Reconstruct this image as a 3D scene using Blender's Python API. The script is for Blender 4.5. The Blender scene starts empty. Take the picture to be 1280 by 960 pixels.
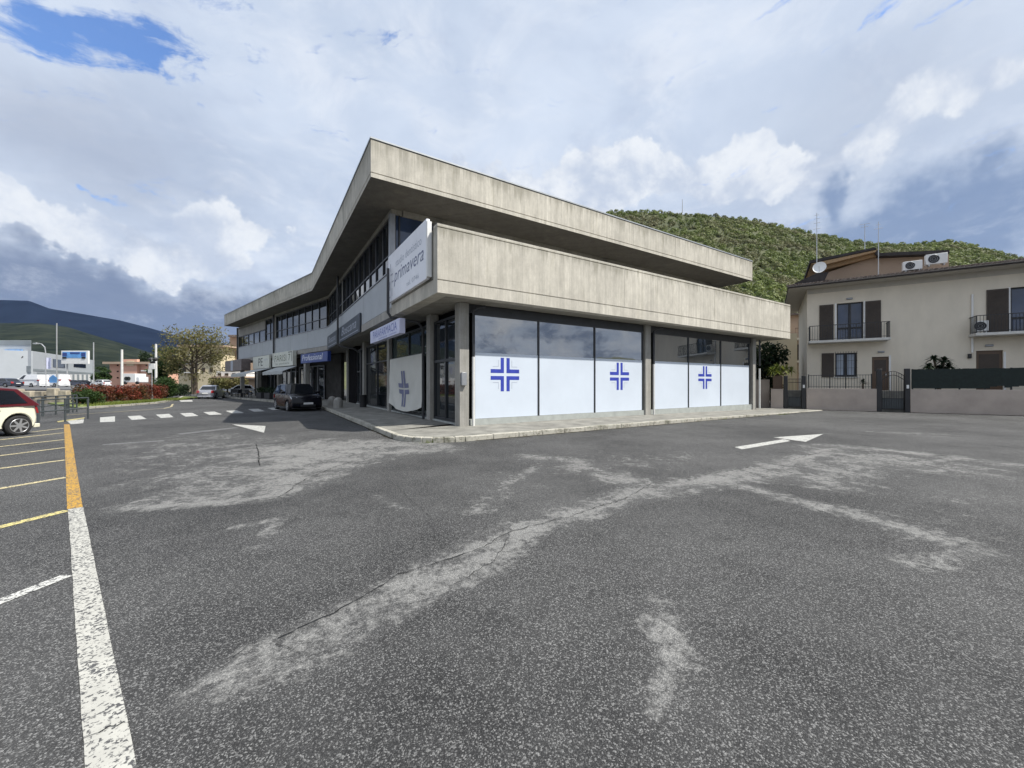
import bpy, bmesh, math, random
import numpy as np
from mathutils import Vector, Matrix

random.seed(7)
rng = np.random.default_rng(11)
sc = bpy.context.scene
col = sc.collection
FPX, U0, V0, HC = 490.0, 640.0, 480.0, 1.6


def gp(u, v, z=0.0):
    """photo pixel -> point on the horizontal plane at height z"""
    d = FPX * (HC - z) / (v - V0)
    return Vector(((u - U0) / FPX * d, d, z))


def at(u, v, d):
    return Vector(((u - U0) / FPX * d, d, HC + (V0 - v) / FPX * d))


# ------------------------------------------------------------------ node helpers
class S:
    """socket wrapper with arithmetic"""
    def __init__(self, nt, s):
        self.nt, self.s = nt, s

    def _m(self, op, *o):
        n = self.nt.nodes.new('ShaderNodeMath'); n.operation = op
        for i, x in enumerate((self,) + o):
            if isinstance(x, S): self.nt.links.new(x.s, n.inputs[i])
            else: n.inputs[i].default_value = x
        return S(self.nt, n.outputs[0])

    def __add__(self, o): return self._m('ADD', o)
    __radd__ = __add__
    def __sub__(self, o): return self._m('SUBTRACT', o)
    def __rsub__(self, o): return (self * -1.0) + o
    def __mul__(self, o): return self._m('MULTIPLY', o)
    __rmul__ = __mul__
    def __truediv__(self, o): return self._m('DIVIDE', o)
    def __pow__(self, o): return self._m('POWER', o)
    def exp(self): return self._m('EXPONENT')
    def abs(self): return self._m('ABSOLUTE')
    def max(self, o): return self._m('MAXIMUM', o)
    def min(self, o): return self._m('MINIMUM', o)
    def atan2(self, o): return self._m('ARCTAN2', o)
    def asin(self): return self._m('ARCSINE')
    def fract(self): return self._m('FRACT')

    def ss(self, a, b, lo=0.0, hi=1.0):
        n = self.nt.nodes.new('ShaderNodeMapRange'); n.interpolation_type = 'SMOOTHSTEP'
        self.nt.links.new(self.s, n.inputs['Value'])
        n.inputs['From Min'].default_value = a; n.inputs['From Max'].default_value = b
        n.inputs['To Min'].default_value = lo; n.inputs['To Max'].default_value = hi
        return S(self.nt, n.outputs['Result'])

    def lin(self, a, b, lo=0.0, hi=1.0):
        n = self.nt.nodes.new('ShaderNodeMapRange')
        self.nt.links.new(self.s, n.inputs['Value'])
        n.inputs['From Min'].default_value = a; n.inputs['From Max'].default_value = b
        n.inputs['To Min'].default_value = lo; n.inputs['To Max'].default_value = hi
        return S(self.nt, n.outputs['Result'])


def lnk(nt, x, inp):
    if isinstance(x, S): nt.links.new(x.s, inp)
    else: inp.default_value = x


def mixc(nt, fac, a, b):
    n = nt.nodes.new('ShaderNodeMix'); n.data_type = 'RGBA'
    lnk(nt, fac, n.inputs['Factor'])
    for x, k in ((a, 6), (b, 7)):
        if isinstance(x, S): nt.links.new(x.s, n.inputs[k])
        else: n.inputs[k].default_value = (*x[:3], 1)
    return S(nt, n.outputs[2])


def mulc(nt, c, f):
    n = nt.nodes.new('ShaderNodeVectorMath'); n.operation = 'SCALE'
    if isinstance(c, S): nt.links.new(c.s, n.inputs[0])
    else: n.inputs[0].default_value = c[:3]
    lnk(nt, f, n.inputs['Scale'])
    return S(nt, n.outputs[0])


def xyz(nt, x, y, z):
    n = nt.nodes.new('ShaderNodeCombineXYZ')
    for i, k in enumerate((x, y, z)): lnk(nt, k, n.inputs[i])
    return S(nt, n.outputs[0])


def sep(nt, v):
    n = nt.nodes.new('ShaderNodeSeparateXYZ'); nt.links.new(v.s, n.inputs[0])
    return [S(nt, o) for o in n.outputs]


def noise(nt, v, scale, detail=3.0, rough=0.55, dist=0.0, out='Fac'):
    n = nt.nodes.new('ShaderNodeTexNoise'); nt.links.new(v.s, n.inputs['Vector'])
    n.inputs['Scale'].default_value = scale; n.inputs['Detail'].default_value = detail
    n.inputs['Roughness'].default_value = rough; n.inputs['Distortion'].default_value = dist
    return S(nt, n.outputs[out])


def voro(nt, v, scale, out='Color', feature='F1'):
    n = nt.nodes.new('ShaderNodeTexVoronoi'); n.feature = feature
    nt.links.new(v.s, n.inputs['Vector']); n.inputs['Scale'].default_value = scale
    return S(nt, n.outputs[out])


def wpos(nt):
    return S(nt, nt.nodes.new('ShaderNodeNewGeometry').outputs['Position'])


def vscale(nt, v, sx, sy, sz):
    n = nt.nodes.new('ShaderNodeVectorMath'); n.operation = 'MULTIPLY'
    nt.links.new(v.s, n.inputs[0]); n.inputs[1].default_value = (sx, sy, sz)
    return S(nt, n.outputs[0])


def attr(nt, name, out='Fac'):
    n = nt.nodes.new('ShaderNodeAttribute'); n.attribute_name = name
    return S(nt, n.outputs[out])


def newmat(name):
    m = bpy.data.materials.new(name); m.use_nodes = True
    nt = m.node_tree
    return m, nt, nt.nodes['Principled BSDF']


def bump(nt, p, h, strength, dist):
    n = nt.nodes.new('ShaderNodeBump'); n.inputs['Strength'].default_value = strength
    n.inputs['Distance'].default_value = dist
    nt.links.new(h.s, n.inputs['Height']); nt.links.new(n.outputs[0], p.inputs['Normal'])


def M(name, base, rough=0.6, var=0.2, scale=3.0, stretch=(1, 1, 1), metal=0.0, spec=0.5, bmp=0.0, bscale=40.0, coat=0.0, fine=0.0, tint=None):
    """general material: base colour broken up by soft noise, optional second tint"""
    m, nt, p = newmat(name)
    v = vscale(nt, wpos(nt), *stretch)
    f = noise(nt, v, scale, 4, 0.6)
    lo = [c * (1 - var) for c in base]; hi = [c * (1 + var) for c in base]
    if tint: hi = tint
    c = mixc(nt, f.lin(0.3, 0.7), lo, hi)
    if fine > 0:
        g = noise(nt, wpos(nt), bscale, 3, 0.7)
        c = mulc(nt, c, g.lin(0.2, 0.8, 1 - fine, 1 + fine))
    nt.links.new(c.s, p.inputs['Base Color'])
    p.inputs['Roughness'].default_value = rough; p.inputs['Metallic'].default_value = metal
    p.inputs['Specular IOR Level'].default_value = spec
    if coat: p.inputs['Coat Weight'].default_value = coat; p.inputs['Coat Roughness'].default_value = 0.04
    if bmp: bump(nt, p, noise(nt, wpos(nt), bscale, 4, 0.6), bmp, 0.02)
    return m


def mat_concrete(name, base, streak=0.35, stain=0.4, tintc=(0.30, 0.275, 0.21), tops=()):
    """board marked cast concrete: one tone per formwork board, rain streaks, stains, fine pores"""
    m, nt, p = newmat(name)
    w = wpos(nt)
    x, y, z = sep(nt, w)
    u = (x * (0.845 - 0.535) + y * (0.535 + 0.845)) * 8.5 + noise(nt, w, 1.3, 2) * 0.3
    wn = nt.nodes.new('ShaderNodeTexWhiteNoise'); wn.noise_dimensions = '1D'
    fl = u._m('FLOOR'); nt.links.new(fl.s, wn.inputs['W'])
    board = S(nt, wn.outputs['Value']); edge = (u.fract() - 0.5).abs().ss(0.44, 0.5)
    fine = noise(nt, vscale(nt, w, 1, 1, 0.06), 13.0, 6, 0.75)
    st = noise(nt, vscale(nt, w, 1, 1, 0.16), 2.6, 7, 0.7)
    big = noise(nt, w, 0.45, 5, 0.6)
    c = mulc(nt, base, board.lin(0, 1, 1 - streak * 0.35, 1 + streak * 0.25) * fine.lin(0.25, 0.75, 1 - streak * 0.8, 1 + streak * 0.5))
    c = mixc(nt, edge * 0.16, c, [k * 0.35 for k in base])
    c = mixc(nt, st.ss(0.50, 0.72) * stain, c, tintc)
    c = mixc(nt, big.ss(0.42, 0.64) * 0.5, c, [k * 0.76 for k in base])
    mot = noise(nt, vscale(nt, w, 1, 1, 0.6), 2.2, 8, 0.75)
    c = mulc(nt, c, mot.lin(0.3, 0.7, 0.80, 1.14))
    dk = (noise(nt, vscale(nt, w, 1, 1, 0.07), 3.7, 6, 0.75)).ss(0.60, 0.74) * stain * 1.2
    c = mixc(nt, dk.min(0.8), c, [k * 0.42 for k in base])
    for zt, dep in tops:      # rain run-off stains hanging from the coping, in irregular tongues
        run = (noise(nt, vscale(nt, w, 1, 1, 0.03), 5.0, 6, 0.7) * 1.25 + big * 0.6 - 0.28 + (z - zt) * (0.55 / dep))
        c = mixc(nt, run.ss(0.42, 0.72) * z.ss(zt - 2.2, zt - 2.1) * z.ss(zt, zt + 0.02, 1.0, 0.0) * 0.5, c, (0.17, 0.16, 0.12))
    g = noise(nt, w, 55, 4, 0.75)
    c = mulc(nt, c, g.lin(0.25, 0.75, 0.84, 1.12))
    nt.links.new(c.s, p.inputs['Base Color'])
    p.inputs['Roughness'].default_value = 0.88; p.inputs['Specular IOR Level'].default_value = 0.2
    bump(nt, p, fine * 0.4 + board * 0.4 - edge * 0.4 + g * 0.25, 0.35, 0.02)
    return m


def mat_kerb():
    m, nt, p = newmat('kerb_concrete')
    w = wpos(nt)
    a = noise(nt, w, 1.5, 6, 0.7); b = noise(nt, w, 14, 5, 0.7)
    c = mixc(nt, (a * 0.55 + b * 0.45).ss(0.47, 0.62), (0.40, 0.385, 0.335), (0.13, 0.125, 0.095))
    c = mixc(nt, noise(nt, w, 0.9, 4, 0.6).ss(0.55, 0.7) * 0.7, c, (0.085, 0.09, 0.06))
    nt.links.new(c.s, p.inputs['Base Color']); p.inputs['Roughness'].default_value = 0.9
    bump(nt, p, b, 0.4, 0.02)
    return m


def mat_asphalt():
    m, nt, p = newmat('asphalt')
    w = wpos(nt)
    flat = vscale(nt, w, 1, 1, 0)
    vc = sep(nt, voro(nt, flat, 140.0))
    v2 = sep(nt, voro(nt, flat, 250.0))
    big = noise(nt, flat, 0.28, 4, 0.6)
    med = noise(nt, flat, 1.6, 5, 0.65)
    wear = attr(nt, 'wear')
    wn = noise(nt, flat, 1.9, 8, 0.72, 0.8)
    blot = noise(nt, flat, 0.55, 7, 0.7, 0.5)
    wn2 = noise(nt, flat, 11.0, 6, 0.75, 0.4)
    wf = ((wear + ((wn - 0.5) * 2.3 + (wn2 - 0.5) * 1.9) * wear.ss(0.02, 0.3)).ss(0.30, 0.82)).max((blot + (wn2 - 0.5) * 0.3).ss(0.58, 0.80) * 0.4)
    dust = (big * 0.65 + med * 0.35).ss(0.36, 0.64).max(wear.ss(0.05, 0.5) * 0.8)
    # stones: most dark, some grey, a few pale
    pale = vc[0].ss(0.68, 1.0) * big.lin(0.35, 0.65, 0.7, 1.1)
    pale2 = v2[1].ss(0.72, 0.98)
    stone = mixc(nt, pale, mixc(nt, dust, (0.0165, 0.0166, 0.0175), (0.050, 0.050, 0.0505)), (0.205, 0.205, 0.203))
    stone = mixc(nt, pale2 * 0.45, stone, (0.16, 0.161, 0.16))
    stone = mulc(nt, stone, v2[2].lin(0, 1, 0.72, 1.3))
    worn = mixc(nt, vc[1].ss(0.2, 0.9), (0.14, 0.14, 0.138), (0.31, 0.308, 0.298))
    c = mixc(nt, wf * v2[0].lin(0, 1, 0.55, 1.0), stone, worn)
    oil = noise(nt, flat, 0.75, 5, 0.6, 0.3).ss(0.62, 0.78) * 0.55
    c = mulc(nt, c, 1.0 - oil)
    soil = attr(nt, 'soil')
    gcol = mixc(nt, noise(nt, flat, 0.05, 4, 0.6).ss(.4, .6), (0.05, 0.07, 0.025), (0.11, 0.10, 0.06))
    c = mixc(nt, soil, c, gcol)
    nt.links.new(c.s, p.inputs['Base Color'])
    p.inputs['Roughness'].default_value = 0.82; p.inputs['Specular IOR Level'].default_value = 0.3
    dd = voro(nt, flat, 140.0, 'Distance')
    bump(nt, p, dd * -1.0 + wf * 0.2, 0.55, 0.008)
    return m


def mat_paint(name, colr, wornc=(0.07, 0.07, 0.072), amount=0.35):
    m, nt, p = newmat(name)
    w = vscale(nt, wpos(nt), 1, 1, 0)
    a = noise(nt, w, 26, 5, 0.75); b = noise(nt, w, 3.0, 4, 0.6)
    vo = sep(nt, voro(nt, w, 78))
    f = (a * 0.65 + b * 0.25 + vo[0] * 0.2).ss(0.62 - amount * 0.22, 0.68 - amount * 0.16)
    c = mixc(nt, f, mulc(nt, colr, b.lin(0.3, 0.7, 0.82, 1.08)), wornc)
    nt.links.new(c.s, p.inputs['Base Color'])
    p.inputs['Roughness'].default_value = 0.75
    bump(nt, p, vo[1], 0.3, 0.006)
    return m


def mat_glass(name, base=(0.012, 0.016, 0.020), ior=1.75, rough=0.03):
    m, nt, p = newmat(name)
    w = wpos(nt)
    c = mixc(nt, noise(nt, w, 0.6, 3).lin(.35, .65), [k * 0.7 for k in base], [k * 1.3 for k in base])
    nt.links.new(c.s, p.inputs['Base Color'])
    p.inputs['Roughness'].default_value = rough; p.inputs['IOR'].default_value = ior
    bump(nt, p, noise(nt, w, 0.9, 2), 0.05, 0.05)
    return m


def mat_leaf(name, cols, rough=0.6, nscale=0.7):
    m, nt, p = newmat(name)
    t = attr(nt, 'tint')
    n = noise(nt, wpos(nt), nscale, 4)
    c = mixc(nt, t, cols[0], cols[1])
    if len(cols) > 2: c = mixc(nt, n.ss(0.45, 0.62) * 0.75, c, cols[2])
    nt.links.new(c.s, p.inputs['Base Color'])
    p.inputs['Roughness'].default_value = rough; p.inputs['Specular IOR Level'].default_value = 0.25
    tr = nt.nodes.new('ShaderNodeBsdfTranslucent'); nt.links.new(c.s, tr.inputs[0])
    mx = nt.nodes.new('ShaderNodeMixShader'); mx.inputs[0].default_value = 0.3
    nt.links.new(p.outputs[0], mx.inputs[1]); nt.links.new(tr.outputs[0], mx.inputs[2])
    nt.links.new(mx.outputs[0], nt.nodes['Material Output'].inputs['Surface'])
    return m


MT = dict(
    concrete=mat_concrete('board_concrete', (0.57, 0.54, 0.472), 0.26, 0.42, (0.37, 0.345, 0.265), ((10.30, 1.15), (6.50, 0.8))),
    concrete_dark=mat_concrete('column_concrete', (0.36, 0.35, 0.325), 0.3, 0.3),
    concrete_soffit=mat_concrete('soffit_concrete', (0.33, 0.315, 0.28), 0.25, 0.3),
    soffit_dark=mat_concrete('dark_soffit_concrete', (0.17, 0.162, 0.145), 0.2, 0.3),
    fascia_grey=mat_concrete('grey_fascia_concrete', (0.40, 0.385, 0.36), 0.25, 0.2),  # greyer concrete tone for the spandrel beam and louvre panel
    spandrel=M('grey_spandrel', (0.40, 0.425, 0.45), 0.6, 0.06, 1.2, fine=0.03),
    joint=M('dark_joint', (0.16, 0.155, 0.135), 0.9),
    coping=M('zinc_coping', (0.36, 0.38, 0.40), 0.45, 0.1, metal=0.3),
    frame=M('dark_metal_frame', (0.03, 0.032, 0.036), 0.4, 0.2),
    frame_grey=M('grey_metal_frame', (0.30, 0.31, 0.33), 0.4, 0.1, metal=0.4),
    steel=M('galvanised_steel', (0.48, 0.49, 0.50), 0.4, 0.12, metal=0.5),
    pipe_white=M('pale_pipe', (0.66, 0.66, 0.64), 0.45, 0.1),
    glass=mat_glass('shop_glass'),
    glass_front=mat_glass('reflective_front_glass', (0.024, 0.034, 0.042), 3.5, 0.02),
    glass_teal=mat_glass('greenish_glass', (0.035, 0.052, 0.052), 1.55),
    glass_blue=mat_glass('bluish_glass', (0.03, 0.05, 0.10), 1.6),
    film=M('white_window_film', (0.575, 0.635, 0.72), 0.4, 0.045, 0.6, bmp=0.12, bscale=1.6),
    film_edge=M('lilac_film_edge', (0.36, 0.42, 0.66), 0.35, 0.08),
    cross=M('cross_blue', (0.035, 0.055, 0.36), 0.35, 0.15, 6),
    cross_line=M('cross_grey_line', (0.42, 0.46, 0.55), 0.4, 0.05),
    plinth=M('painted_plinth', (0.34, 0.36, 0.345), 0.7, 0.12, 4, fine=0.1),
    dark=M('unlit_interior', (0.012, 0.012, 0.013), 0.95, spec=0.02),
    shopwall=M('shop_back_wall', (0.06, 0.058, 0.055), 0.9, 0.3, 1.5, spec=0.1),
    sidewalk=M('sidewalk_asphalt', (0.20, 0.195, 0.175), 0.9, 0.35, 1.8, bmp=0.3, bscale=90, fine=0.3),
    kerb=mat_kerb(),
    sign_white=M('sign_white', (0.80, 0.81, 0.86), 0.4, 0.06, 1.0),
    sign_lilac=M('sign_lilac', (0.62, 0.64, 0.82), 0.4, 0.06, 1.0),
    sign_dark=M('sign_dark', (0.035, 0.045, 0.06), 0.4, 0.3),
    sign_cream=M('sign_cream', (0.62, 0.63, 0.56), 0.5, 0.08),
    sign_blue=M('sign_blue', (0.03, 0.06, 0.24), 0.4, 0.2),
    sign_skyblue=M('sign_sky_blue', (0.12, 0.32, 0.66), 0.4, 0.3, 0.8),
    sign_brown=M('sign_brown', (0.16, 0.13, 0.125), 0.5, 0.3),
    sign_teal=M('sign_teal', (0.17, 0.38, 0.40), 0.5, 0.1),
    ink_grey=M('ink_grey', (0.10, 0.12, 0.22), 0.5),
    ink_blue=M('ink_blue', (0.10, 0.14, 0.42), 0.5),
    ink_black=M('ink_black', (0.03, 0.035, 0.03), 0.5),
    ink_olive=M('ink_olive', (0.14, 0.16, 0.10), 0.5),
    ink_white=M('ink_white', (0.75, 0.77, 0.82), 0.5, 0.05),
    ink_pale=M('ink_pale', (0.40, 0.43, 0.50), 0.5, 0.15, 5),
    awning=M('grey_awning_cloth', (0.42, 0.44, 0.44), 0.8, 0.1, 3, fine=0.06),
    banner=M('banner_cloth', (0.58, 0.575, 0.53), 0.85, 0.04, 2, fine=0.03),
    paint_white=mat_paint('road_paint_white', (0.43, 0.425, 0.39), amount=0.3),
    paint_fresh=mat_paint('road_paint_fresh', (0.50, 0.50, 0.475), amount=0.26),
    paint_yellow=mat_paint('road_paint_yellow', (0.50, 0.28, 0.03), amount=0.4),
    paint_pale_yellow=mat_paint('road_paint_pale_yellow', (0.58, 0.50, 0.20), amount=0.3),
    paint_thin=mat_paint('road_paint_thin', (0.58, 0.50, 0.28), amount=0.35),
    paint_faint=mat_paint('road_paint_faint', (0.26, 0.26, 0.255), amount=0.8),
    crack=M('crack_tar', (0.022, 0.022, 0.022), 0.95, spec=0.05),
    asphalt=mat_asphalt(),
    road=M('road_asphalt', (0.10, 0.10, 0.105), 0.85, 0.2, 0.5, fine=0.15),
    plaster=M('cream_plaster', (0.69, 0.625, 0.52), 0.85, 0.08, 0.9, (1, 1, 0.45), fine=0.05, bmp=0.12, bscale=45),
    plaster_wall=M('pinkish_plaster', (0.42, 0.36, 0.315), 0.9, 0.14, 0.9, fine=0.06, bmp=0.15, bscale=50),
    plaster_pink=M('pink_plaster', (0.62, 0.36, 0.27), 0.9, 0.08, 0.3),
    plaster_beige=M('beige_plaster', (0.60, 0.52, 0.36), 0.9, 0.08, 0.3),
    plaster_tan=M('tan_plaster', (0.40, 0.30, 0.225), 0.9, 0.08, 0.5),
    soffit_wood=M('wooden_soffit', (0.36, 0.24, 0.13), 0.7, 0.2, 3, (1, 6, 6)),
    eave_soffit=M('eave_soffit', (0.46, 0.43, 0.38), 0.8, 0.06),
    tile=M('roof_tile', (0.15, 0.10, 0.08), 0.85, 0.45, 4, tint=(0.26, 0.22, 0.19)),
    tile_dark=M('dark_roof_edge', (0.035, 0.03, 0.03), 0.8, 0.4, 3),
    shutter=M('brown_shutter', (0.052, 0.038, 0.028), 0.55, 0.15, 3),
    door_brown=M('brown_door', (0.105, 0.065, 0.04), 0.5, 0.12, 2),
    marble=M('marble_sill', (0.56, 0.55, 0.52), 0.5, 0.1, 5),
    white=M('white_paint', (0.74, 0.74, 0.73), 0.45, 0.04),
    curtain=M('curtain', (0.42, 0.48, 0.58), 0.8, 0.1, 2),
    iron=M('black_iron', (0.02, 0.02, 0.022), 0.5, 0.2),
    railing=M('grey_railing', (0.05, 0.06, 0.065), 0.5, 0.2),
    screen=M('dark_green_screen', (0.010, 0.018, 0.016), 0.8, 0.25, 8, fine=0.2),
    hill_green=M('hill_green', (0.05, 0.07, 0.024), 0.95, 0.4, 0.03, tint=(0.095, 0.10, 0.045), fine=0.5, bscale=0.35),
    hill_far=M('hill_far', (0.007, 0.013, 0.030), 0.95, 0.25, 0.004, spec=0.0, tint=(0.011, 0.018, 0.036)),  # cloud shadow over the far range is put into this dark blue albedo
    hill_mid=M('hill_mid', (0.013, 0.020, 0.016), 0.95, 0.3, 0.012, spec=0.0, tint=(0.034, 0.040, 0.028), fine=0.35, bscale=0.05),  # near range's cloud shadow likewise put into a very dark albedo
    bark=M('bark', (0.11, 0.085, 0.06), 0.9, 0.35, 5, bmp=0.5, bscale=20),
    warehouse=M('white_cladding', (0.44, 0.47, 0.50), 0.6, 0.05, 0.3),
    warehouse_grey=M('grey_cladding', (0.24, 0.27, 0.29), 0.6, 0.08, 0.3),
    stone=M('rough_stone', (0.36, 0.32, 0.25), 0.9, 0.45, 1.2, bmp=0.5, bscale=8),
    rubber=M('tyre_rubber', (0.018, 0.018, 0.019), 0.85, 0.2),
    rim=M('alloy_rim', (0.55, 0.56, 0.58), 0.3, 0.06, metal=0.7),
    car_cream=M('car_paint_cream', (0.72, 0.70, 0.56), 0.3, 0.02, coat=0.8),
    car_red=M('car_paint_wine', (0.075, 0.008, 0.012), 0.3, 0.1, coat=0.8),
    car_black=M('car_paint_black', (0.006, 0.006, 0.010), 0.2, 0.1, spec=0.25, coat=0.15),
    car_silver=M('car_paint_silver', (0.42, 0.43, 0.47), 0.3, 0.04, metal=0.5, coat=0.7),
    car_white=M('car_paint_white', (0.72, 0.73, 0.75), 0.3, 0.03, coat=0.8),
    car_blue=M('car_paint_navy', (0.025, 0.03, 0.05), 0.3, 0.1, coat=0.8),
    car_glass=mat_glass('car_glass', (0.010, 0.012, 0.016), 1.6, 0.02),
    trim=M('black_plastic', (0.018, 0.018, 0.02), 0.6, 0.1),
    lamp_red=M('tail_lamp_red', (0.30, 0.012, 0.012), 0.2, 0.2, coat=1.0),
    lamp_clear=M('head_lamp_clear', (0.45, 0.47, 0.50), 0.12, 0.2, metal=0.5, coat=1.0),
    leaf_red=mat_leaf('photinia_leaf', [(0.05, 0.065, 0.022), (0.26, 0.035, 0.03), (0.10, 0.04, 0.025)]),
    leaf_green=mat_leaf('bush_leaf', [(0.02, 0.045, 0.014), (0.06, 0.10, 0.025), (0.035, 0.065, 0.02)]),
    leaf_olive=mat_leaf('spring_leaf', [(0.11, 0.10, 0.042), (0.21, 0.185, 0.075), (0.15, 0.16, 0.055)]),
    leaf_dark=mat_leaf('dark_leaf', [(0.012, 0.026, 0.014), (0.035, 0.055, 0.022)]),
    leaf_yucca=mat_leaf('yucca_leaf', [(0.05, 0.085, 0.015), (0.24, 0.27, 0.05)]),
    leaf_cordyline=mat_leaf('palm_leaf', [(0.012, 0.028, 0.014), (0.03, 0.05, 0.024)]),
    leaf_forest=mat_leaf('forest_leaf', [(0.085, 0.112, 0.036), (0.205, 0.25, 0.072), (0.165, 0.15, 0.088)], nscale=0.028),
    dirt=M('gutter_dirt', (0.030, 0.028, 0.024), 0.95, 0.4, 6, spec=0.05, tint=(0.06, 0.055, 0.042)),
    grass=mat_leaf('grass_blade', [(0.08, 0.12, 0.02), (0.22, 0.25, 0.06)]),
    lawn=M('lawn', (0.13, 0.16, 0.045), 0.95, 0.4, 2.5, fine=0.4, bscale=25),
    terracotta=M('terracotta', (0.22, 0.10, 0.06), 0.8, 0.2),
)


# ------------------------------------------------------------------ geometry helpers
class MB:
    def __init__(self, T=None):
        self.v, self.f, self.T = [], [], T

    def add(self, vs, fs):
        o = len(self.v)
        self.v += [Vector(self.T(*p)) if self.T else Vector(p) for p in vs]
        self.f += [tuple(i + o for i in f) for f in fs]
        return self

    def box(self, x0, x1, y0, y1, z0, z1):
        x0, x1 = sorted((x0, x1)); y0, y1 = sorted((y0, y1)); z0, z1 = sorted((z0, z1))
        vs = [(x0, y0, z0), (x1, y0, z0), (x1, y1, z0), (x0, y1, z0), (x0, y0, z1), (x1, y0, z1), (x1, y1, z1), (x0, y1, z1)]
        return self.add(vs, [(3, 2, 1, 0), (4, 5, 6, 7), (0, 1, 5, 4), (1, 2, 6, 5), (2, 3, 7, 6), (3, 0, 4, 7)])

    def poly(self, pts):
        return self.add(pts, [tuple(range(len(pts)))])

    def extrude(self, bot, top):
        n = len(bot)
        fs = [tuple(reversed(range(n))), tuple(range(n, 2 * n))]
        fs += [(i, (i + 1) % n, n + (i + 1) % n, n + i) for i in range(n)]
        return self.add(list(bot) + list(top), fs)

    def tube(self, pts, r, n=8, r2=None, caps=True):
        pts = [Vector(self.T(*p)) if self.T else Vector(p) for p in pts]
        T, self.T = self.T, None
        rings = []; m = len(pts)
        up0 = None
        for i, p in enumerate(pts):
            d = (pts[min(i + 1, m - 1)] - pts[max(i - 1, 0)])
            if d.length < 1e-9: d = Vector((0, 0, 1))
            d.normalize()
            up = up0 if up0 is not None else (Vector((0, 0, 1)) if abs(d.z) < 0.9 else Vector((1, 0, 0)))
            a = d.cross(up)
            if a.length < 1e-4: a = d.cross(Vector((1, 0.3, 0.1)))
            a.normalize(); b = a.cross(d).normalized(); up0 = b
            rr = r if r2 is None else r + (r2 - r) * i / max(1, m - 1)
            rings.append([p + (a * math.cos(t) + b * math.sin(t)) * rr for t in [2 * math.pi * k / n for k in range(n)]])
        vs = [q for rg in rings for q in rg]; fs = []
        for i in range(m - 1):
            for k in range(n):
                fs.append((i * n + k, i * n + (k + 1) % n, (i + 1) * n + (k + 1) % n, (i + 1) * n + k))
        if caps:
            fs.append(tuple(reversed(range(n)))); fs.append(tuple((m - 1) * n + k for k in range(n)))
        self.add(vs, fs); self.T = T
        return self

    def lathe(self, c, prof, n=20, axis='z'):
        """prof: list of (radius, height)"""
        vs = []; fs = []
        for r, h in prof:
            for k in range(n):
                t = 2 * math.pi * k / n
                x, y = r * math.cos(t), r * math.sin(t)
                if axis == 'z': vs.append((c[0] + x, c[1] + y, c[2] + h))
                else: vs.append((c[0] + x, c[1] + h, c[2] + y))
        for i in range(len(prof) - 1):
            for k in range(n):
                fs.append((i * n + k, i * n + (k + 1) % n, (i + 1) * n + (k + 1) % n, (i + 1) * n + k))
        fs.append(tuple(reversed(range(n)))); fs.append(tuple((len(prof) - 1) * n + k for k in range(n)))
        return self.add(vs, fs)

    def build(self, name, m, parent=None, origin=None, smooth=False, bevel=0.0, local=False, angle=40):
        me = bpy.data.meshes.new(name)
        off = Vector((0, 0, 0))
        if not local:
            if parent is not None:
                q = parent
                while q is not None: off += q.location; q = q.parent
            elif origin is not None: off = Vector(origin)
        me.from_pydata([tuple(p - off) for p in self.v], [], self.f)
        me.validate()
        bm = bmesh.new(); bm.from_mesh(me)
        bmesh.ops.recalc_face_normals(bm, faces=bm.faces); bm.to_mesh(me); bm.free()
        for mm in (m if isinstance(m, (list, tuple)) else [m]): me.materials.append(mm)
        if smooth:
            for p in me.polygons: p.use_smooth = True
            me.set_sharp_from_angle(angle=math.radians(angle))
        o = bpy.data.objects.new(name, me); col.objects.link(o)
        if parent is not None: o.parent = parent
        elif origin is not None: o.location = origin
        if bevel:
            b = o.modifiers.new('bevel', 'BEVEL'); b.width = bevel; b.segments = 2; b.limit_method = 'ANGLE'; b.angle_limit = math.radians(35)
            for p in me.polygons: p.use_smooth = True
            me.set_sharp_from_angle(angle=math.radians(angle))
        return o


def np_mesh(name, V, F, m, parent=None, origin=None, tint=None, smooth=False):
    """fast mesh from arrays, F is (n,3) or (n,4)"""
    off = np.zeros(3)
    if parent is not None:
        q = parent
        while q is not None: off = off + np.array(q.location); q = q.parent
    elif origin is not None: off = np.array(origin)
    me = bpy.data.meshes.new(name)
    V = (V - off).astype(np.float32); n, k = F.shape
    me.vertices.add(len(V)); me.vertices.foreach_set('co', V.ravel())
    me.loops.add(n * k); me.loops.foreach_set('vertex_index', F.astype(np.int32).ravel())
    me.polygons.add(n); me.polygons.foreach_set('loop_start', np.arange(0, n * k, k, dtype=np.int32))
    me.update(calc_edges=True)
    if tint is not None:
        a = me.attributes.new('tint', 'FLOAT', 'POINT'); a.data.foreach_set('value', tint.astype(np.float32))
    me.polygons.foreach_set('use_smooth', np.full(n, smooth))
    me.materials.append(m)
    o = bpy.data.objects.new(name, me); col.objects.link(o)
    if parent is not None: o.parent = parent
    elif origin is not None: o.location = origin
    return o


def props(o, label=None, cat=None, group=None, kind=None):
    if label: o['label'] = label
    if cat: o['category'] = cat
    if group: o['group'] = group
    if kind: o['kind'] = kind
    return o


def thing(name, label, cat, loc, group=None, rz=0.0):
    o = bpy.data.objects.new(name, None); col.objects.link(o)
    o.location = loc; o.rotation_euler = (0, 0, rz); o.empty_display_size = 0.3
    return props(o, label, cat, group)


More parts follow.
